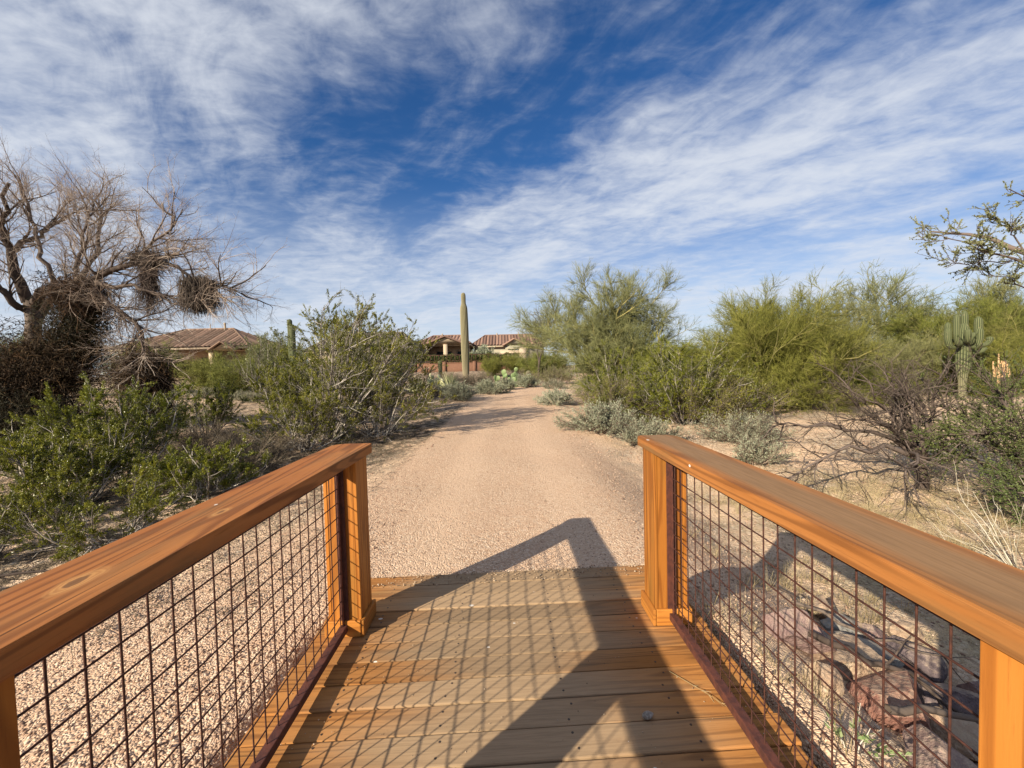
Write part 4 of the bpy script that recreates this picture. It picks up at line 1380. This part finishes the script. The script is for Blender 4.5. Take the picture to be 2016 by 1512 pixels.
plant('bursage', 'small pale bursage in front of the twiggy bursage mound', 'bush', at(4.3, 6.95),
      dome_meshes(60, .46, .42, 46, 8000, .028, 'bursage', 'drybrush', 2000, .36))
plant('brittlebush', 'pale grey brittlebush where the path bends right', 'bush', at(1.75, 14.5),
      dome_meshes(61, .55, .7, 44, 6500, .045, 'bursage', 'paletwig', 1800, .4))
plant('brittlebush', 'round grey-green brittlebush left of the path, nearest of its row', 'bush', at(-1.95, 17.3),
      dome_meshes(62, .72, .85, 60, 11000, .05, 'bursage', 'drybrush', 2200, .4))
bb = dome_meshes(63, .70, .85, 60, 11000, .05, 'bursage', 'drybrush', 2200, .4)
plant('brittlebush', 'round grey-green brittlebush left of the path, second of its row', 'bush', at(-.75, 20.3), bb)
plant('brittlebush', 'round grey-green brittlebush beside the dark green prickly pear', 'bush', at(1.35, 24.6), bb, rz=1.3, scale=1.1)
plant('brittlebush', 'grey-green brittlebush between the row and the dark prickly pear', 'bush', at(.05, 23.0), bb, rz=2.6, scale=.9)
db = dome_meshes(64, .95, 1.25, 60, 6500, .045, 'drybrush', 'drybrush', 3000, .3)
plant('dry_shrub', 'greyish purple dry shrub around the foot of the tall saguaro', 'bush', at(-1.7, 27.2), db)
plant('dry_shrub', 'greyish dry shrub left of the tall saguaro foot', 'bush', at(-4.0, 28.4), db, rz=2.0)
plant('dry_shrub', 'brown dry shrub behind the dark green prickly pear', 'bush', at(1.2, 28.2), db, rz=4.0, scale=1.05)
plant('dry_shrub', 'brown dry shrub nearest the yucca by the path', 'bush', at(-3.3, 19.3), db, rz=5.0, scale=.7)
plant('olive_bush', 'olive green low bush on the far left of the path bend', 'bush', at(3.4, 26.6),
      dome_meshes(65, 1.25, 1.5, 60, 12000, .05, 'pv_grey', 'drybrush', 2600, .3))
plant('bare_sapling', 'bare leaning sapling with a crooked top left of the palo verde tree', 'tree', at(2.4, 29.5),
      paloverde_meshes(66, 5.0, 1.0, 2, 3500, 4500, (.02, .15), twig_m='pv_grey', bark_m='deadbark', trunk_r=.09, dens_low=.6, tr=.004))

# distant shrubs, alike kinds share their meshes
pvA = paloverde_meshes(71, 3.3, 2.0, 15, 30000, 46000, (.1, 1.2), trunk_r=.05, dens_low=.08, tr=.006)
pvB = paloverde_meshes(72, 4.2, 2.2, 13, 32000, 48000, (.1, 1.05), trunk_r=.06, dens_low=.12, tr=.006)
pvC = paloverde_meshes(73, 4.2, 2.0, 6, 9000, 12000, (.1, .6), twig_m='pv_grey', trunk_r=.06, dens_low=.35, tr=.006, leaf=9000)
crA = creosote_meshes(74, 2.3, 24, (.1, .9), (0, 0), 12000, .05, .4, .016, 'olive')
crB = creosote_meshes(75, 2.8, 18, (.05, .6), (0, 0), 9000, .055, .6, .016, 'creosote_far')
GRP = 'scattered palo verdes of the far thicket'
for x, y, ms, rz, sc, lab in (
        (13.6, 18.5, pvA, .3, .78, 'palo verde bush at the sky gap right of the rounded palo verde'),
        (15.6, 16.0, pvA, 1.7, .72, 'palo verde bush behind the dark dead mesquite'),
        (17.2, 20.5, pvB, 2.5, .78, 'tall palo verde left of the many-armed saguaro'),
        (20.6, 19.2, pvB, 4.2, .95, 'tall palo verde directly behind the many-armed saguaro'),
        (24.0, 18.0, pvB, .9, .96, 'tall palo verde at the right edge beyond the broken stump'),
        (21.8, 14.6, pvA, 3.6, 1.0, 'palo verde right of the many-armed saguaro'),
        (17.6, 14.2, pvA, 5.1, .72, 'low palo verde below the many-armed saguaro'),
        (25.5, 21.0, pvB, 5.9, 1.05, 'farthest palo verde at the right edge'),
        (9.6, 19.5, pvA, 2.2, .62, 'palo verde seen in the dip right of the palo verde tree'),
        (6.8, 21.5, pvA, 4.4, .7, 'palo verde behind the feathery palo verde tree')):
    plant('palo_verde_bush', lab, 'bush', at(x, y), ms, GRP, rz, sc, ('pv', 'pv_grey', 'olive_twig')[int(x * 7) % 3])
plant('ironwood_tree', 'flat-topped leafy ironwood standing above the right thicket', 'tree', at(16.2, 19.2), pvC, None, .4, 1.0)
plant('ironwood_tree', 'grey open-crowned ironwood behind the many-armed saguaro', 'tree', at(19.3, 21.5), pvC, None, 2.9, 1.3)
plant('ironwood_tree', 'grey open-crowned ironwood at the far right edge', 'tree', at(24.2, 20.4), pvC, None, 4.9, 1.22)
for x, y, ms, rz, sc, lab in (
        (-14.8, 23.6, pvA, .4, .72, 'palo verde bush in front of the brown tile roof house'),
        (-18.5, 26.0, pvA, 1.9, .75, 'palo verde bush behind the dangling mistletoe'),
        (-12.4, 24.0, crA, 3.1, .95, 'olive shrub right of the brown tile roof house'),
        (-23.5, 27.0, pvA, 4.0, 1.1, 'palo verde bush behind the bare tree trunk'),
        (-30.0, 26.0, pvB, 5.0, .95, 'palo verde at the far left behind the bare tree'),
        (-36.0, 33.0, pvB, 2.0, 1.1, 'yellowish palo verde left of the brown tile roof house'),
        (-22.0, 41.0, pvA, .8, 1.35, 'round yellow-green palo verde at the corner of the brown tile roof house')):
    plant('palo_verde_bush' if ms is not crA else 'olive_bush', lab, 'bush', at(x, y), ms, 'shrubs before the left houses', rz, sc)
for x, y, ms, rz, sc, lab in (
        (-12.4, 21.0, crB, .2, 1.1, 'tall grey-tipped creosote left of the slender saguaro pair'),
        (-9.0, 21.5, crB, 1.4, 1.3, 'tall grey-tipped creosote in front of the grey roof'),
        (-7.2, 20.0, crB, 2.7, 1.25, 'tall grey-tipped creosote behind the leaning creosote'),
        (-6.2, 22.5, crA, 3.9, 1.3, 'olive shrub below the columned porch house'),
        (-8.2, 17.0, crA, 4.6, .9, 'olive shrub behind the upright creosote'),
        (-10.6, 24.5, crA, 5.5, .75, 'olive shrub at the right edge of the sandy clearing'),
        (-5.4, 16.8, crA, .9, .95, 'olive shrub behind the wide path-edge creosote'),
        (-7.8, 28.0, crA, 2.2, 1.2, 'olive shrub in front of the garden wall, left of the stub saguaro')):
    plant('creosote_bush' if ms is crB else 'olive_bush', lab, 'bush', at(x, y), ms, 'shrubs behind the leaning creosote', rz, sc)
far = [(-1.0, 41, 'yellowish shrub hiding the right end of the garden wall'), (1.2, 44, 'yellowish shrub below the sage green house'),
       (4.5, 41, 'yellowish shrub left of the palo verde tree, below the terrace wall'), (8.5, 42, 'yellowish shrub seen behind the palo verde tree trunk'), (3.2, 36, 'yellowish shrub by the bare leaning sapling')]
for i, (x, y, lab) in enumerate(far):
    plant('olive_bush', lab, 'bush', at(x, y), pvA, 'yellowish shrubs before the garden wall', i * 1.1, .62 + .06 * (i % 3))
plant('flowering_shrub', 'pale blossoming shrub beside the sage green house wall', 'bush', (-2.9, 58.0, 2.4),
      dome_meshes(76, 2.4, 1.9, 50, 9000, .14, 'bursage', 'drybrush', 1600, .6))
gb = dome_meshes(77, .5, .8, 40, 5000, .04, 'bursage', 'drybrush', 1600, .35)
for i, (x, y, lab) in enumerate([(-13.2, 20.6, 'grey low shrub on the sandy clearing, below the palo verde'), (-15.6, 21.9, 'grey low shrub at the back of the sandy clearing'),
                                 (-18.2, 22.6, 'grey low shrub at the back of the clearing, behind the mistletoe stump'), (-11.4, 18.9, 'grey low shrub at the right end of the clearing'),
                                 (2.7, 22.8, 'grey low shrub on the outside of the path bend')]):
    plant('bursage', lab, 'bush', at(x, y), gb, 'grey low shrubs round the clearing', i * 1.7, .9 + .1 * (i % 3))
plant('green_mound', 'bright green rounded shrub behind the dark dead mesquite', 'bush', at(11.0, 12.2),
      paloverde_meshes(78, .95, .8, 22, 14000, 22000, (.1, 1.25), trunk_r=.02, dens_low=.05, tr=.0035, fl=(.06, .16)))


# dark dead mesquite on the right
def dead_mesquite():
    rng = np.random.default_rng(81)
    x, y = 5.95, 5.75
    t = thing('dead_mesquite', 'dark leafless mesquite with spreading crooked branches beyond the right rail', 'tree', at(x, y))
    g = G()
    tr = np.array([[(0, 0, -.1), (.015, 0, .14), (-.02, .01, .32), (.03, 0, .50)]])
    g.tubes(tr, .085, .062, 9)
    n = 11
    az = np.array([3.1, 2.7, 3.5, 3.9, .3, 1.2, 2.0, 5.2, 4.6, 2.4, 3.3])
    S = stems_from_base(rng, n, (.25, 1.0), (.9, 1.6), 9, .05, .22, (0, 0), .03, az)
    S[:, :, 2] += .50
    g.tubes(S, .032 * rng.uniform(.7, 1.15, n), .007, 6)
    # one long low limb reaching left
    low = np.array([[(0, 0, .4), (-.25, -.02, .52), (-.6, -.06, .66), (-.85, -.1, .56), (-1.15, -.12, .68), (-1.45, -.15, .56), (-1.8, -.2, .42), (-2.1, -.25, .25)]])
    low2 = np.array([[(0, 0, .4), (-.3, .1, .7), (-.6, .12, .82), (-1.0, .1, .85), (-1.3, .1, .95), (-1.6, .1, .92), (-1.9, .05, 1.0), (-2.2, 0, .95)]])
    g.tubes(low, .04, .008, 6); g.tubes(low2, .035, .007, 6)
    B = kids(rng, S, 105, .3, 1.0, (.7, .3), (.3, .75), 7, .05, .26)
    B2 = kids(rng, np.concatenate([low, low2]), 34, .3, 1.0, (.7, .3), (.2, .55), 7, .02, .24)
    B = np.concatenate([B, B2])
    g.tubes(B, .012, .0035, 4)
    link('trunk', g.mesh('trunk', M['deadbark'], True), t)
    C_ = kids(rng, B, 1150, .1, 1.0, (.7, .3), (.12, .42), 5, .02, .26)
    f = G(); f.tubes(C_, .0042, .0016, 3)
    p, d, i = along(rng, C_, 2600, .2, 1.0)
    f.spikes(p, p + norm(d + rng.normal(0, .7, (2600, 3))) * rng.uniform(.03, .12, 2600)[:, None], .0016)
    link('twigs', f.mesh('twigs', M['deadtwig']), t)


dead_mesquite()


def leafy_tree(name, label, cat, loc, trunkpts, r0, r1, seed, nB, nC, nL, leaf, mt, lenB, lenC, barkm='deadbark', ups=.05, wob=.16, t0=.2):
    rng = np.random.default_rng(seed)
    t = thing(name, label, cat, loc)
    g = G()
    limbs = []
    K = 9
    for pts, a, b_ in trunkpts:
        p = np.array(pts, float)
        q = np.linspace(0, len(p) - 1, K)
        k = np.minimum(q.astype(int), len(p) - 2); f_ = (q - k)[:, None]
        p = p[k] * (1 - f_) + p[k + 1] * f_
        p[1:] += rng.normal(0, .02, (K - 1, 3))
        g.tubes(p[None], a, b_, 7)
        limbs.append(p)
    limbs = np.array(limbs)
    B = kids(rng, limbs[1:] if len(limbs) > 1 else limbs, nB, t0, 1.0, (.7, .3), lenB, 6, ups, wob)
    g.tubes(B, r1 * .5, r1 * .14, 4)
    C_ = kids(rng, B, nC, .1, 1.0, (.7, .3), lenC, 5, ups, wob)
    g.tubes(C_, .003, .0012, 3)
    link('trunk', g.mesh('trunk', M[barkm], True), t)
    f = G()
    wgt = rng.random(nC) ** 1.5 + .05
    sel = rng.choice(nC, nL, p=wgt / wgt.sum())
    ff = rng.uniform(.15, 1.0, nL) * 4
    k = np.minimum(ff.astype(int), 3); fr = (ff - k)[:, None]
    p = C_[sel, k] * (1 - fr) + C_[sel, k + 1] * fr
    d = norm(C_[sel, k + 1] - C_[sel, k]) + rng.normal(0, .7, (nL, 3))
    ll = leaf * rng.uniform(.6, 1.3, nL)
    f.leaves(p, d, ll, ll * .5, np.clip(rng.random(nC)[sel] * .55 + rng.random(nL) * .45, 0, 1))
    link('crown', f.mesh('crown', M[mt]), t)
    return t


# leafy green bush at the right edge, growing low to the ground
st = [([(0, 0, -.1), (.02, 0, .1), (.03, 0, .2)], .06, .05)]
for a, tl, L in ((3.3, .9, 1.35), (2.8, 1.15, 1.3), (3.8, .7, 1.3), (2.2, .7, 1.4), (4.4, .9, 1.2), (1.2, .5, 1.5), (5.5, .8, 1.2), (.2, .8, 1.3), (3.1, .4, 1.5), (3.5, 1.3, 1.1)):
    dx, dy, dz = math.sin(tl) * math.cos(a), math.sin(tl) * math.sin(a), math.cos(tl)
    st.append(([(0, 0, .15), (dx * L * .4, dy * L * .4, .15 + dz * L * .45), (dx * L * .75, dy * L * .75, .15 + dz * L * .78), (dx * L, dy * L, .15 + dz * L * .95)], .028, .010))
leafy_tree('leafy_bush', 'dense green leafy bush at the right edge beside the dead mesquite', 'bush', at(7.15, 5.35), st, .05, .02, 91, 190, 2200, 70000, .019, 'mesq', (.3, .75), (.12, .35))
leafy_tree('leafy_bush', 'lower green leafy sprawl at the right edge above the rail', 'bush', at(6.5, 4.35), st[:1] + [([(q[0] * .6, q[1] * .6, q[2] * .5) for q in p], a, b_) for p, a, b_ in st[1:]],
           .05, .02, 92, 130, 1300, 36000, .018, 'mesq', (.2, .45), (.1, .28))
# tree standing just outside the right edge; its outer boughs reach into view
ox, oy = 7.7, 4.4
oz = gzf(ox, oy)
def rel(pts, ys=None):
    return [(x - ox, y - oy + (0 if ys is None else ys), z - oz) for x, y, z in pts]
lt = [([(0, 0, -.1), (-.1, 0, .9), (-.35, 0, 1.6), (-.6, 0, 2.2)], .13, .09),
      (rel([(7.1, 4.4, 1.72), (6.43, 4.4, 1.97), (5.86, 4.4, 2.26), (5.66, 4.4, 2.46), (5.43, 4.4, 2.51), (5.26, 4.4, 2.57), (5.04, 4.4, 2.69), (4.80, 4.4, 2.71)]), .022, .004),
      (rel([(5.86, 4.4, 2.26), (5.75, 4.42, 2.45), (5.63, 4.44, 2.76), (5.51, 4.44, 2.81), (5.34, 4.44, 2.87)]), .011, .003),
      (rel([(6.9, 4.4, 1.9), (6.2, 4.3, 2.3), (5.91, 4.3, 2.64), (5.73, 4.3, 2.97), (5.62, 4.3, 3.08), (5.36, 4.3, 3.17)]), .020, .004),
      (rel([(5.66, 4.4, 2.46), (5.41, 4.42, 2.46), (5.13, 4.43, 2.45), (4.87, 4.44, 2.42)]), .007, .0025),
      (rel([(6.43, 4.4, 1.97), (6.15, 4.45, 2.05), (5.75, 4.5, 2.21), (5.52, 4.5, 2.32), (5.32, 4.5, 2.33)]), .011, .003),
      (rel([(7.1, 4.4, 1.8), (7.3, 4.6, 2.6), (7.6, 4.7, 3.3), (7.9, 4.9, 3.9)]), .06, .01),
      (rel([(7.2, 4.4, 1.6), (7.9, 4.0, 2.3), (8.6, 3.8, 2.9), (9.2, 3.6, 3.3)]), .06, .01),
      (rel([(7.1, 4.4, 1.9), (6.7, 5.0, 2.6), (6.5, 5.5, 3.1), (6.3, 6.0, 3.3)]), .05, .01)]
leafy_tree('ironwood_tree', 'ironwood tree whose grey-green boughs hang in from the upper right edge', 'tree', (ox, oy, oz), lt, .1, .009, 93, 80, 700, 20000, .019, 'ironwood', (.12, .35), (.06, .18), 'deadbark', .04, .18, .45)

# pale dry twigs at the right edge, just above the rail
def dry_twigs(label, x, y, n, L, seed, mt, tilt=(.2, 1.2)):
    rng = np.random.default_rng(seed)
    S = stems_from_base(rng, n, tilt, (L * .6, L), 7, .0, .12, (-.1, 0), .08)
    g = G(); g.tubes(S, .0055, .002, 4)
    B = kids(rng, S, n * 4, .25, 1.0, (.7, .3), (.1 * L, .4 * L), 5, .03, .14)
    g.tubes(B, .0025, .001, 3)
    t = thing('dry_shrub', label, 'bush', at(x, y))
    link('stems', g.mesh('stems', M[mt]), t)
    p, d, i = along(rng, B, n * 14, .3, 1.0)
    f = G(); f.leaves(p, d + rng.normal(0, .6, p.shape), .014, .008)
    stuff(link('seed_heads', f.mesh('seed_heads', M['straw']), t))


dry_twigs('bleached dry twigs poking up by the right rail at the picture edge', 4.85, 3.75, 20, .95, 95, 'paletwig')
dry_twigs('small dead twig with forked tip near the dead mesquite trunk', 4.9, 5.35, 5, .5, 96, 'deadtwig', (.1, .9))


def broken_stump():
    rng = np.random.default_rng(97)
    x, y = 13.6, 11.0
    t = thing('broken_stump', 'pale splintered stump of a snapped trunk in the right thicket', 'stump', at(x, y))
    g = G()
    n = 26
    a = rng.uniform(0, 6.28, n); rr = .17 * np.sqrt(rng.random(n))
    st_ = np.stack([rr * np.cos(a), rr * np.sin(a) * .7, np.full(n, .55)], -1)
    hgt = rng.uniform(.45, .75, n); hgt[0] = .98; st_[0] = (-.17, -.05, .5)
    en = st_ + np.stack([rng.normal(0, .02, n), rng.normal(0, .02, n), hgt], -1)
    P = np.stack([st_, (st_ + en) / 2 + rng.normal(0, .008, (n, 3)), en], 1)
    g.tubes(P, .042, .016, 5)
    link('splinters', g.mesh('splinters', M['brokenwood']), t)
    g = G(); g.tubes(np.array([[(0, 0, -.1), (0, 0, .3), (0, 0, .85)]]), .22, .18, 10)
    link('trunk', g.mesh('trunk', M['treebark'], True), t)


broken_stump()

# ------------------------------------------------------------------ riprap, sticks and small growth by the right side of the bridge
rocks = [  # x, y, size, material, label
    (1.80, 1.90, (.25, .17, .13), 'rock_red', 'smooth brick red boulder lowest in view through the right mesh'),
    (1.88, 2.22, (.27, .15, .12), 'rock_tan', 'broad tan boulder above the brick red boulder'),
    (2.06, 1.86, (.17, .14, .11), 'rock_tan', 'cream-edged boulder right of the brick red boulder'),
    (1.66, 2.30, (.11, .19, .15), 'rock_pink', 'upright purplish pink rock nearest the deck edge'),
    (1.80, 2.52, (.10, .09, .09), 'rock_dark', 'rounded purple-grey stone on top of the upright rock'),
    (2.24, 2.55, (.22, .13, .10), 'rock_grey', 'flat greenish grey slab in the middle of the rock pile'),
    (2.58, 2.52, (.15, .12, .12), 'rock_dark', 'dark angular rock right of the grey slab'),
    (2.52, 2.80, (.15, .11, .10), 'rock_pink', 'pinkish rock behind the grey slab'),
    (2.40, 3.08, (.15, .10, .11), 'rock_tan', 'cream and orange rock at the top of the rock pile'),
    (2.36, 2.84, (.13, .10, .09), 'rock_grey', 'small grey rock beside the pinkish rock'),
    (2.78, 2.75, (.11, .10, .09), 'rock_tan', 'sunlit tan rock at the edge of the rail shadow'),
    (2.30, 2.08, (.20, .16, .13), 'rock_dark', 'purple rock lying in the near post shadow'),
    (2.10, 1.52, (.22, .17, .12), 'rock_dark', 'dark boulder nearest the right railing post'),
    (1.66, 1.52, (.17, .14, .10), 'rock_pink', 'pink rock close below the deck edge at the bottom'),
    (1.50, 1.92, (.09, .09, .08), 'rock_tan', 'small tan stone wedged under the deck edge'),
    (1.95, 2.74, (.08, .07, .06), 'rock_red', 'small red stone beside the upright rock'),
    (2.75, 2.2, (.18, .15, .11), 'rock_pink', 'pink boulder at the outer side of the rock pile'),
    (2.72, 1.7, (.2, .17, .12), 'rock_red', 'red boulder at the outer side of the rock pile'),
    (1.85, 1.05, (.2, .17, .12), 'rock_tan', 'tan boulder beside the near right post'),
    (2.45, 1.1, (.22, .2, .14), 'rock_pink', 'pink boulder outside the near right post')]
for i, (x, y, sz, mt, lab) in enumerate(rocks):
    sz = tuple(q * 1.06 for q in sz)
    o = link('rock', rock_mesh(200 + i, sz, M[mt]), None, at(x, y, sz[2] * .5), (RNG.normal(0, .15), RNG.normal(0, .15), RNG.uniform(0, 6.28)))
    tag(o, lab, 'rock', 'rock pile beside the bridge')


def stick(label, pts, r):
    rng = np.random.default_rng(int(abs(pts[0][0]) * 1000))
    p = np.array(pts, float)
    q = np.linspace(0, len(p) - 1, 10)
    k = np.minimum(q.astype(int), len(p) - 2); f_ = (q - k)[:, None]
    p = p[k] * (1 - f_) + p[k + 1] * f_
    p[:, 2] += gz(p[:, 0], p[:, 1])
    p[1:-1] += rng.normal(0, .012, (8, 3))
    g = G(); g.tubes(p[None], r, r * .35, 6)
    B = kids(rng, p[None], 5, .2, .95, (.6, .2), (.1, .25), 5, .0, .12)
    g.tubes(B, r * .4, r * .12, 4)
    o = link('stick', g.mesh('stick', M['treebark'], True))
    tag(o, label, 'stick', 'fallen sticks on the rock pile')


stick('dark fallen stick lying across the foot of the brick red boulder', [(1.55, 1.62, .16), (1.8, 1.66, .22), (2.1, 1.7, .24), (2.4, 1.6, .16)], .018)
stick('thick dark stick below the broad tan boulder', [(1.62, 2.15, .16), (1.85, 2.02, .2), (2.05, 2.0, .22), (2.2, 1.9, .16)], .02)
stick('forked dark stick on the grey slab', [(1.95, 2.72, .14), (2.2, 2.5, .2), (2.42, 2.4, .2), (2.65, 2.35, .16)], .012)
stick('short dark stick beside the cream and orange rock', [(2.2, 3.35, .04), (2.3, 3.2, .08), (2.36, 3.02, .1)], .011)
stick('long dry branch lying on the litter near the left rail', [(-4.6, 3.2, .12), (-4.0, 3.35, .16), (-3.4, 3.6, .14), (-2.8, 4.1, .06)], .014)

weed = thing('weed', 'small green weed with white stems beside the deck edge', 'plant', at(1.33, 1.52))
rng = np.random.default_rng(301)
S = stems_from_base(rng, 9, (.3, 1.1), (.10, .22), 5, .05, .12, (0, 0), .03)
g = G(); g.tubes(S, .003, .0012, 4); link('stems', g.mesh('stems', M['paletwig']), weed)
p, d, i = along(rng, S, 60, .3, .8)
g = G(); g.leaves(p, d + rng.normal(0, .7, p.shape), .03, .014); link('leaves', g.mesh('leaves', M['weed']), weed)

# the seed husk and straw lying on the deck
import bmesh
bm = bmesh.new()
bmesh.ops.create_uvsphere(bm, u_segments=14, v_segments=9, radius=1.0)
for vv in bm.verts:
    k = 1 - .45 * max(0, vv.co.x) ** 2
    vv.co = Vector((vv.co.x * .026, vv.co.y * .016 * k, vv.co.z * .014 * k))
tag(link('seed_husk', bm_mesh('seed_husk', bm, M['nut'], True), None, (.555, 1.615, .013), (0, 0, .25)), 'small dark pointed seed husk lying on the deck', 'seed husk')
rng = np.random.default_rng(302)
sp_ = np.array([[(.74, 1.86, .006), (.80, 1.78, .008), (.86, 1.70, .010), (.885, 1.665, .008)]])
g = G(); g.tubes(sp_, .0016, .001, 4); B = kids(rng, sp_, 9, .3, 1.0, (.4, .1), (.02, .05), 3, .02, .1); g.tubes(B, .001, .0004, 3)
tag(link('straw_stem', g.mesh('straw_stem', M['straw'])), 'dry straw stem lying on the deck by the right bottom channel', 'straw')

# ------------------------------------------------------------------ ground cover that nobody could count
def pebbles():
    rng = np.random.default_rng(401)
    import itertools
    oct_v = np.array([(1, 0, 0), (-1, 0, 0), (0, 1, 0), (0, -1, 0), (0, 0, 1), (0, 0, -1)], float)
    oct_t = np.array([(0, 2, 4), (2, 1, 4), (1, 3, 4), (3, 0, 4), (2, 0, 5), (1, 2, 5), (3, 1, 5), (0, 3, 5)])
    def put(name, n, xr, yr, sr, keep=None, power=2.2):
        x = rng.uniform(*xr, n); y = rng.uniform(*yr, n)
        if keep is not None:
            m = keep(x, y); x, y = x[m], y[m]
        n = len(x)
        s = sr[0] + (sr[1] - sr[0]) * rng.random(n) ** power
        V = oct_v[None] * (1 + rng.uniform(-.3, .3, (n, 6, 1)))
        V[:, :, 2] *= .6
        a = rng.uniform(0, 6.28, n); ca, sa = np.cos(a)[:, None], np.sin(a)[:, None]
        vx, vy = V[:, :, 0] * ca - V[:, :, 1] * sa, V[:, :, 0] * sa + V[:, :, 1] * ca
        tlt = rng.normal(0, .4, (n, 1))
        V = np.stack([vx, vy, V[:, :, 2] + vx * tlt], -1) * s[:, None, None]
        V += np.stack([x, y, gz(x, y) + s * .15], -1)[:, None, :]
        T = oct_t[None] + (np.arange(n) * 6)[:, None, None]
        g = G(); g.add(V, T=T, v=np.repeat(rng.random(n), 6))
        o = stuff(link(name, g.mesh(name, M['pebble'])))
        return o
    notdeck = lambda x, y: ~((np.abs(x) < 1.1) & (y < 2.92))
    fade = lambda x, y: notdeck(x, y) & (rng.random(len(x)) < np.clip(np.exp(-((x + 2.0) / 1.5) ** 2) * np.exp(-((y - 2.2) / 2.6) ** 2) * 1.1 + .06, 0, 1))
    o = put('gravel', 130000, (-7, -1.05), (.3, 9), (.0025, .0125), fade, 2.4); tag(o, 'loose gravel on the bank left of the bridge', 'gravel')
    fade2 = lambda x, y: notdeck(x, y) & (rng.random(len(x)) < np.exp(-((y - 2.8) / 3.2) ** 2) * (.35 + .65 * np.clip(np.abs(x) / 2, 0, 1)))
    o = put('gravel', 60000, (-2.6, 2.6), (2.6, 12), (.003, .0095), fade2); tag(o, 'fine pinkish gravel loose on the path', 'gravel')
    o = put('gravel', 26000, (1.1, 6.5), (.8, 9), (.003, .016), notdeck, 2.6); tag(o, 'loose gravel on the ground right of the bridge', 'gravel')
    o = put('gravel', 9000, (-9, 9), (7, 20), (.008, .03), lambda x, y: np.abs(x - path_x(y)) > 1.4); tag(o, 'scattered stones on the desert floor beside the path', 'gravel')

    n = 1300
    x = rng.uniform(-1.0, 1.0, n); y = np.where(np.arange(n) < 700, 2.85 - 2.2 * rng.random(n) ** 1.6, 2.885 - .16 * rng.random(n) ** 2 + .027 * x)
    s_ = np.where(np.arange(n) < 700, rng.uniform(.0008, .0032, n), rng.uniform(.0015, .0065, n))
    V = oct_v[None] * (1 + rng.uniform(-.3, .3, (n, 6, 1))) * s_[:, None, None] + np.stack([x, y, s_ * .5 + .001], -1)[:, None, :]
    g = G(); g.add(V, T=oct_t[None] + (np.arange(n) * 6)[:, None, None], v=np.repeat(rng.random(n), 6))
    o = stuff(link('grit', g.mesh('grit', M['pebble']))); tag(o, 'fine grit tracked onto the deck boards', 'grit')


pebbles()


def litter():
    rng = np.random.default_rng(402)
    g = G()
    n = 9000
    x = rng.uniform(-7.5, -1.6, n); y = rng.uniform(2.4, 11, n)
    a = rng.uniform(0, 6.28, n); L = rng.uniform(.04, .22, n)
    A = np.stack([x, y, gz(x, y) + rng.uniform(.002, .03, n)], -1)
    B = A + np.stack([np.cos(a), np.sin(a), rng.uniform(-.1, .25, n)], -1) * L[:, None]
    g.spikes(A, B, .0028)
    o = stuff(link('twig_litter', g.mesh('twig_litter', M['drybrush']))); tag(o, 'twig litter under the left creosotes', 'litter')
    g = G()
    n = 5000
    x = rng.uniform(2.0, 9.5, n); y = rng.uniform(3.0, 13, n)
    a = rng.uniform(0, 6.28, n); L = rng.uniform(.04, .2, n)
    A = np.stack([x, y, gz(x, y) + rng.uniform(.002, .02, n)], -1)
    B = A + np.stack([np.cos(a), np.sin(a), rng.uniform(-.1, .25, n)], -1) * L[:, None]
    g.spikes(A, B, .0022)
    o = stuff(link('twig_litter', g.mesh('twig_litter', M['straw']))); tag(o, 'straw and twig litter on the ground right of the bridge', 'litter')
    # dry grass
    g = G()
    nt = 230
    cl = rng.integers(0, 6, nt)
    x = np.array([4.2, 5.2, 3.6, 4.6, 2.6, 5.5])[cl] + rng.normal(0, .38, nt)
    y = np.array([5.2, 5.6, 5.7, 4.4, 3.4, 4.9])[cl] + rng.normal(0, .32, nt)
    grass_geo(g, rng, nt, (x, y), (.05, .2), 24, .06)
    o = stuff(link('dry_grass', g.mesh('dry_grass', M['straw']))); tag(o, 'dry yellow grass tufts beyond the right rail', 'grass')
    g = G()
    nt = 26
    x = rng.uniform(1.14, 1.45, nt); y = rng.uniform(1.3, 2.6, nt)
    grass_geo(g, rng, nt, (x, y), (.06, .2), 9, .05)
    o = stuff(link('dry_grass', g.mesh('dry_grass', M['straw']))); tag(o, 'pale dry grass along the right deck edge', 'grass')
    g = G()
    nt = 420
    x = rng.uniform(-7.0, -2.0, nt); y = rng.uniform(5.8, 10.5, nt)
    grass_geo(g, rng, nt, (x, y), (.06, .22), 18, .08)
    o = stuff(link('dry_grass', g.mesh('dry_grass', M['drybrush']))); tag(o, 'grey dead grass between the left creosotes', 'grass')


litter()
